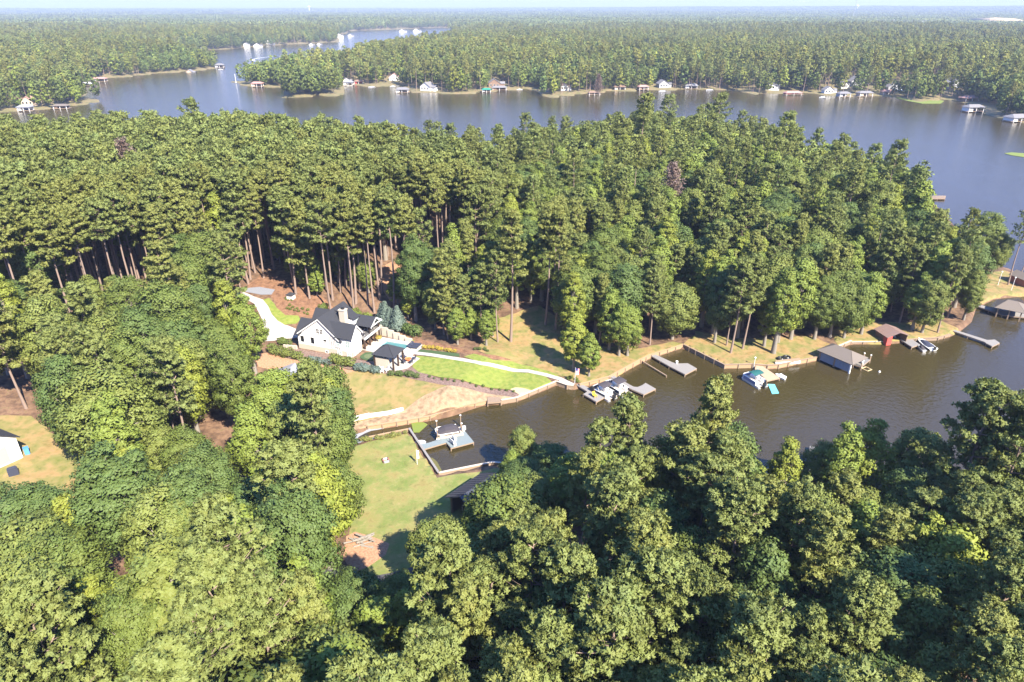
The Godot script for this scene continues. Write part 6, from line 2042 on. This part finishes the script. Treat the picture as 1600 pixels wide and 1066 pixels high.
func woods() -> void:
	for c in [
		[-57.38,-135.76,-58.17,-141.91,-52.89,-147.15,-45.87,-137.15,-35.31,-132.22,-27.3,-133.18,-21.21,-128.33,-12.85,-123.48,-4.97,-118.59,0,-123.96,6.27,-119.09,10.09,-119.85,20.38,-121.3,26.75,-121.32,34.86,-125.09,38.43,-122.18,41.59,-117.47,46.92,-116.67,48.43,-113.09,11.5,-105.93,0,-101.41,-10.7,-95.71,-16.11,-89.63,-24.61,-87.89,-28.88,-97.1,-34.49,-106.89,-43.17,-109.24,-48.17,-114.07,-52.25,-122.93],
		[-26.99,-84.53,-25.37,-89.63,-17.04,-95.67,-10.17,-79.9,-2.87,-83.75,0,-80.65,-2.19,-74.12,-4.98,-68.8,-5.91,-63.88,-8.39,-61.03,-10.87,-56.72,-14.67,-57.73,-17.58,-57.66,-20.03,-63.72,-23.23,-72.44],
		[-82.48,-89.13,-74.73,-90.45,-66.22,-83.2,-63.17,-76.52,-70.47,-71.73],
		[-32.14,-154.37,-28.44,-160.41,-16.41,-149.19,-14.21,-140.19,-22.23,-136.48,-28.12,-138.72],
		[39.81,-187.65,44.61,-176.05,41.36,-168.33,36.78,-161.28,42.54,-144.73,45.4,-144.51,46.98,-153.99,42.26,-164.63],
		[38.53,-201.71,48.19,-193.01,49.48,-182.47,38.46,-190.31],
		[123.84,-168.78,133.98,-164.07,127.3,-153.51,116.21,-150.86,107.75,-144.99],
		[74,-135.92,86.66,-136.07,86.9,-127.8,63.78,-120.83],
		[-4.16,-135.65,10.14,-142.96,13.81,-134.44,9.95,-117.83,0,-116.6],
		[-68.36,-70.56,-58.46,-72.58,-49.32,-65.37,-42.33,-57.29,-39.52,-50.16,-41.14,-45.34,-48.24,-43.97],
		[-88.04,-90.23,-73.87,-90.61,-64.88,-80.15,-56.98,-69.53,-53.6,-57.81,-63.44,-56.89],
		[32.16,-140.13,37.5,-136.55,38.87,-123.93,37.4,-115.63,30.45,-115.03,28.98,-120.72],
		[-16.45,-57.7,-6.72,-57.76,-5.36,-53.07,-5.4,-46.09,-5.76,-41.08,-6.16,-35.53,-9.26,-34.32,-12.33,-35.55,-13.9,-41.89,-16.07,-53.07],
		[-13.13,-74.84,-0.81,-73.15,13.57,-78.1,7.78,-65.66,6.99,-60.85,3.14,-60.82,-0.71,-61.67,-7.58,-59.65],
		[-43.32,-108.21,-36.01,-107.27,-25.26,-102.44,-16.21,-97.71,0,-94.71,5.84,-91.55,5.22,-80.65,-3.33,-76.41,-19.15,-72.24,-20.27,-74.57,-23.64,-81.38,-24.51,-81.38,-32.77,-82.64,-36.49,-83.72,-41.75,-94.57,-48.09,-112.36],
	]:
		clear.append(ring(c))
	# single trees that stand out
	for t in [
		["pine", 22.82,-65.36, 24, "on the near shore, its crown out over the brown water"],
		["pine", 13.38,-66.43, 21, "on the near shore opposite the two pontoon boats"],
		["pine", 10.15,-64.51, 19, "on the near shore beside a vine-clad trunk"],
		["pine", 13.74,-60.85, 18, "in the near shore clump below the pontoon boats"],
		["broadleaf", 27.4,-70.89, 16, "at the foot of the tallest near-shore pine"],
		["broadleaf", 19.54,-66.13, 17, "between two near-shore pines"],
		["broadleaf", 1.59,-81.1, 8.7, "alone at the water in front of the dark shadowed cove", 0.85],
		["pine", 9.46,-49.89, 22, "in front of the near shore clump"],
		["broadleaf", 15.47,-55.12, 16, "in the dark hollow behind the near shore"],
		["lime", 33.82,-69.14, 15, "beside the narrow near-side dock"],
		["broadleaf", 41.31,-73.54, 11, "in shade past the narrow near-side dock"],
		["lime", 41.96,-71.02, 16, "standing bright before the dark water"],
		["lime", 45.47,-71.77, 16, "standing bright before the dark water"],
		["broadleaf", 47.2,-65.45, 13, "pale in front of the dark water inlet"],
		["broadleaf", 53.3,-73.78, 13, "half in shade beside the dark spreading pine"],
		["pine", 51.74,-63.19, 25, "spreading dark over the water by the picture's edge"],
		["pine", 54.69,-61.13, 24, "behind the dark spreading pine"],
		["pine", 35.87,-58.61, 16, "feathery, below the bright water-side trees"],
		["lime", -4.09,-59.68, 11, "at the corner of the dark metal roof"],
		["broadleaf", -0.82,-59.31, 15, "round beside the dark metal roof", 1.2],
		["broadleaf", -3.38,-50.39, 13, "at the lane's end below the dark metal roof"],
		["lime", -5.57,-51.12, 10, "at the lane's end below the dark metal roof"],
		["pine", 1.19,-50.18, 17, "behind the lane's end"],
		["pine", -1.63,-43.9, 16, "behind the lane's end"],
		["lime", 11.58,-113.29, 11.8, "by the flag on the far cove bank"],
		["lime", 14.22,-110.81, 8.9, "by the flag on the far cove bank"],
		["lime", 20.96,-119.1, 11.9, "on the cove bank above the round-ended dock"],
		["lime", 22.59,-119.1, 11.1, "on the cove bank above the round-ended dock"],
		["pine", -0.26,-124.21, 27, "alone on the dry lawn"],
		["pine", 7.04,-131.33, 26, "at the back of the dry lawn"],
		["pine", 9.12,-129.62, 25, "at the back of the dry lawn"],
		["pine", 9.33,-138.6, 25, "at the back of the dry lawn"],
		["lime", -10.71,-120.56, 8.2, "at the end of the yellow flower bed"],
		["lime", -5.03,-120.17, 7.9, "at the end of the yellow flower bed"],
		["pine", -12.79,-122.87, 10.3, "above the flower bed"],
		["broadleaf", 32.95,-126.59, 12.5, "rounded over the cove's inner corner", 1.15],
		["pine", 46.1,-122.13, 19.5, "dense beside the bright lime tree"],
		["pine", 43.3,-123.56, 13.8, "dense beside the bright lime tree"],
		["lime", 57.29,-126.48, 18.2, "brightest on the cove bank"],
		["lime", 54.13,-124.97, 14.6, "beside the brightest tree of the cove bank"],
		["broadleaf", 62.21,-126.58, 14.7, "over the blue boathouse"],
		["broadleaf", 68.55,-127.19, 13.5, "over the blue boathouse"],
		["pine", 83.74,-134.44, 17.3, "over the rusty roofed boathouse"],
		["pine", 89.38,-129.67, 18.9, "over the long thin pier"],
		["broadleaf", 98.65,-136.22, 11.8, "at the point above the long thin pier"],
		["broadleaf", 86.02,-129.67, 12.9, "at the point above the long thin pier"],
		["broadleaf", 121.2,-168.59, 15.3, "rounded against the blue lake"],
		["pine", 122.22,-157.32, 19.2, "dark on the lawn at the picture's edge"],
		["pine", 126,-159.46, 15.5, "beside the dark leaning pine at the picture's edge"],
		["broadleaf", 122.68,-164.83, 11.2, "below the rounded lake-side tree"],
		["broadleaf", 100.68,-143.33, 16.6, "at the point behind the long thin pier", 1.2],
		["lime", 84.84,-131.26, 13.0, "above the red boathouse", 1.2],
		["lime", 72.97,-129.04, 14.4, "between the two boathouses", 1.2],
		["pine", 111.18,-200.29, 26, "tallest at the lake end of the peninsula"],
		["pine", 105.46,-178.17, 23, "at the lake end of the peninsula"],
		["pine", 85.09,-292.58, 29, "standing above the peninsula's far edge"],
		["pine", 45.3,-243.29, 30, "standing above the peninsula's far edge"],
		["pine", 68.04,-312.97, 27, "standing above the peninsula's far edge"],
		["pine", -100.01,-223.63, 30, "standing above the peninsula's far edge"],
		["pine", 88.34,-227.41, 28, "standing above the peninsula's far edge"],
		["broadleaf", -51.64,-59.28, 12, "broad and low beside the white garage", 1.3],
		["broadleaf", -54.61,-57.57, 12, "broad and low below the white garage", 1.2],
		["broadleaf", -47.9,-51.64, 13, "second row below the white garage", 1.2],
		["lime", -47.55,-57.53, 12, "between the low trees below the white garage"],
		["broadleaf", -44.08,-50.39, 13, "second row below the white garage", 1.2],
		["broadleaf", -43.9,-44.56, 14, "third row below the white garage", 1.1],
		["broadleaf", -40.59,-44.02, 14, "third row below the white garage", 1.1],
		["broadleaf", -41.09,-39.12, 15, "at the picture's edge low down"],
		["lime", -39.46,-39.89, 14, "at the picture's edge low down"],
		["broadleaf", -33.99,-57.1, 17, "pale and broad at the lawn's edge"],
		["broadleaf", -35.87,-54.56, 16, "pale and broad at the lawn's edge"],
		["lime", -43.47,-62.26, 16, "between the white garage and the lawn"],
		["broadleaf", -24.95,-81.38, 15, "hanging over the creek head"],
		["broadleaf", -25.57,-77.73, 13, "hanging over the creek head"],
		["lime", -34.47,-86.89, 15, "over the grey tin roof", 1.2],
		["broadleaf", -29.1,-89.82, 14, "over the grey tin roof"],
		["lime", -35.43,-84.81, 15, "over the grey tin roof", 1.2],
		["lime", -31.1,-86.18, 14, "before the grey tin roof", 1.2],
		["broadleaf", -30.18,-78.47, 15, "before the grey tin roof"],
		["lime", -26.99,-86.93, 13, "before the grey tin roof"],
		["lime", -50.11,-110.6, 18, "beside the concrete drive"],
		["lime", -46.74,-109.22, 16, "beside the concrete drive"],
		["lime", -37.65,-44.98, 13, "yellowest of the front trees"],
		["lime", -35.61,-45.84, 12, "yellowest of the front trees"],
		["lime", -40.56,-43.51, 13, "yellowest of the front trees"],
		["lime", -26.22,-52.22, 16, "yellow green beside the near lawn"],
		["lime", -29.88,-55.54, 15, "yellow green beside the near lawn"],
	]:
		put_tree(t[0], t[1], t[2], t[3], t[4], t[5] if t.size() > 5 else 1.0)
	scattered = true
	marks = {"the white house": v2(-35.72,-117.22), "the grey tin roof": v2(-39.51,-105.25), "the white garage": v2(-69.52,-77.77), "the dark metal roof": v2(-4.56,-74.15), "the red boathouse": v2(78.07,-127.19), "the blue boathouse": v2(63.69,-120.38), "the tan dock": v2(48.66,-115.6), "the inner corner of the cove": v2(34.76,-124.22), "the striped flag": v2(11.38,-107.94), "the pool": v2(-23.22,-119.99), "the well house": v2(-48.11,-137.78), "the orange earth clearing": v2(-22.08,-146.83), "the utility pole": v2(39.13,-157.82), "the tan clearing": v2(43.23,-191.36), "the log heap": v2(-19.13,-66.18), "the bend of the lane": v2(-13.43,-59.14), "the narrow near-side dock": v2(44.73,-82.14), "the sheds in the hollow": v2(21.31,-65.78), "the long thin pier": v2(92.56,-129.97), "the left dead tree": v2(-105.2,-187.98), "the dead pine of the peninsula": v2(41.92,-179.45), "the top of the drive": v2(-56.57,-140.47), "the creek head": v2(-24.67,-89.63), "the lake end of the peninsula": v2(105.46,-178.17), "the picture's lower left corner": v2(-48.08,-45.41), "the picture's lower edge middle": v2(0,-46.88), "the picture's lower right corner": v2(50.55,-47.75), "the left edge half way down": v2(-88.21,-107.11)}
	print("hand ", trees.size())
	grow([91.4,-165.15,111.13,-160.74,98.33,-133.12,77.29,-115.03,50.78,-101.6,42.07,-104.07,29.81,-112.12,11.02,-108.25,6,-120.01,-5.92,-155.01,-18,-193.98,20.1,-218.38,73.82,-198.91], 4.5, {"pine": 0.38, "broadleaf": 0.35, "lime": 0.27}, Vector2(14, 22), "on the wooded peninsula", 3.5)
	grow([-58.41,-145.26,-54.14,-151.4,-46.18,-143.76,-38.01,-138.9,-27.62,-135.33,-20.89,-131.06,-22.59,-139.27,-35.32,-147.13,-49.66,-157.21,-61.15,-159.17], 4.6, {"pine": 1.0}, Vector2(22, 26), "in the front row of the stand behind the white house")
	grow([-20.85,-130.8,-14.07,-122.87,-1.86,-117.85,-0.66,-127.83,-3.53,-138.51,-14.4,-142.56,-20.93,-137.17], 4.3, {"pine": 0.5, "lime": 0.3, "broadleaf": 0.2}, Vector2(11, 20), "in the thicket above the flower bed")
	grow([-169.57,-214.42,-81.75,-235.09,-18,-193.98,-5.92,-155.01,-7.53,-115.81,-19.44,-122.57,-29.53,-124.36,-42.37,-131.17,-51.32,-131.64,-64.87,-144.04,-78.02,-118.21,-92.63,-108.16], 4.1, {"pine": 0.93, "broadleaf": 0.05, "lime": 0.02}, Vector2(21, 26), "in the dense stand behind the white house")
	grow([-241.54,-310.84,-244.08,-338.21,-173.87,-388.83,-57.15,-352.91,6.54,-364.17,71.83,-402.37,124.23,-422.9,132.67,-342.29,142.25,-313.74,154.62,-281.94,138.43,-235.01,114.2,-188.75,102.66,-164.66,101.62,-157.62,91.4,-165.15,73.82,-198.91,20.1,-218.38,-18,-193.98,-81.75,-235.09,-169.57,-214.42], 4.9, {"pine": 0.34, "broadleaf": 0.45, "lime": 0.25}, Vector2(16, 24), "along the peninsula's lake edge", 2.0)
	grow([-92.63,-108.16,-78.02,-118.21,-64.87,-144.04,-47.21,-118.51,-38.82,-92.78,-42.09,-84.05,-33.8,-85.93,-28.51,-83.22,-20.49,-72.95,-18.66,-66.98,-16.39,-53.06,-13.63,-43.52,-18.29,-41.03,-25.01,-38.61,-40.64,-35.85], 6.3, {"broadleaf": 0.68, "lime": 0.17, "pine": 0.15}, Vector2(12, 23), "in the leafy wood left of the white house")
	grow([-41.53,-35.8,-25.16,-38.95,-18.29,-41.03,-12.66,-41.51,-7.05,-38.88,-3.81,-43.44,-2.33,-47.85,1.83,-50.82,6.39,-54.12,10.04,-62.89,15.58,-65.74,23.01,-63.05,27.88,-60.51,33.84,-58.17,43.55,-58.49,50.01,-62.35,61.73,-69.03,75.54,-74.89,34.44,-24.14,-33.76,-23.66], 4.3, {"pine": 0.62, "broadleaf": 0.26, "lime": 0.12}, Vector2(14, 22), "in the front wood below the near lawn")
	# young growth under the pines' edge
	grow([-47.01,-141.5,-39.04,-137.06,-27.46,-134.28,-19.88,-128.32,-3.73,-118.61,-1.32,-127.78,-13.98,-137.31,-16.41,-149.19,-30.93,-156.33,-44.51,-161.72,-58.02,-159.18], 3.1, {"lime": 0.75, "broadleaf": 0.25}, Vector2(5, 10), "under the pines behind the white house")
	grow([8.93,-121.65,21.06,-126.38,37.62,-129.63,59.29,-126.54,89.51,-136.15,94.8,-157.96,30.91,-154.52,9.97,-139.89], 7.0, {"lime": 0.4, "broadleaf": 0.6}, Vector2(8, 14), "under the peninsula pines", 7.0)
	grow([-17.47,-57.13,-6.14,-61.56,0,-74.14,27.01,-77,59.87,-71.64,47.44,-51.12,-15.14,-46.19], 6.5, {"lime": 0.4, "broadleaf": 0.6}, Vector2(8, 13), "low in the front wood")
	for e in [[0,-77.27, 7], [2.51,-76.7, 6], [5.25,-77.57, 8], [7.92,-76.99, 7], [1.57,-73.88, 8], [4.35,-73.35, 7], [7.14,-73.49, 9], [0,-71.14, 8], [-4.44,-66.26, 7], [-6.22,-62.71, 6], [9.08,-72.81, 9], [5.89,-70.12, 9], [-14.3,-51.79, 7], [-11.85,-51.36, 8], [-9.65,-52.75, 7], [-16.23,-51.3, 8], [-10.33,-47.86, 9], [-13.16,-47.43, 9], [-7.93,-49.55, 8], [2.95,-70.11, 8]]:
		put_tree("lime" if e[2] % 2 else "broadleaf", e[0], e[1], e[2], "low behind the dark metal roof" if e[0] > -2.0 else "low below the asphalt lane", 1.15)
	plant_trees()


func _ready() -> void:
	rng.seed = 20
	hills.seed = 12
	hills.frequency = 0.0011
	var cam := Camera3D.new()
	cam.name = "camera"
	add_child(cam)
	cam.position = Vector3(0, 62, 0)
	cam.rotation_degrees = Vector3(-26, 0, 0)
	cam.fov = 53.07
	cam.near = 0.5
	cam.far = 40000.0
	cam.current = true
	var env := Environment.new()
	env.background_mode = Environment.BG_SKY
	var sky := Sky.new()
	var air := ProceduralSkyMaterial.new()
	air.sky_top_color = Color(0.36, 0.53, 0.84)
	air.sky_horizon_color = Color(0.69, 0.72, 0.79)
	air.sky_curve = 0.09
	air.ground_bottom_color = Color(0.12, 0.13, 0.1)
	air.ground_horizon_color = Color(0.7, 0.76, 0.82)
	air.sky_energy_multiplier = 0.85
	air.ground_energy_multiplier = 0.45
	air.sun_angle_max = 12.0
	sky.sky_material = air
	env.sky = sky
	env.tonemap_mode = Environment.TONE_MAPPER_LINEAR
	env.tonemap_exposure = 3.3
	env.sdfgi_enabled = true
	env.ssao_enabled = true
	env.ssil_enabled = true
	env.fog_enabled = true
	env.fog_density = 0.00013
	env.fog_light_color = Color(0.78, 0.85, 1.0)
	var around := WorldEnvironment.new()
	around.name = "surroundings"
	around.environment = env
	add_child(around)
	var sun := DirectionalLight3D.new()
	sun.name = "sun"
	add_child(sun)
	sun.light_energy = 1.6
	sun.light_color = Color(1.0, 0.96, 0.89)
	sun.light_angular_distance = 0.5
	sun.shadow_enabled = true
	sun.look_at_from_position(Vector3(0.57, 0.92, 0.82), Vector3.ZERO)
	make_materials()
	make_shore()
	make_ground()
	make_water()
	print("ground ", Time.get_ticks_msec())
	make_kinds()
	print("kinds ", Time.get_ticks_msec())
	settle()
	woods()
	print("woods ", Time.get_ticks_msec())
	far_woods()
	print("far ", Time.get_ticks_msec())
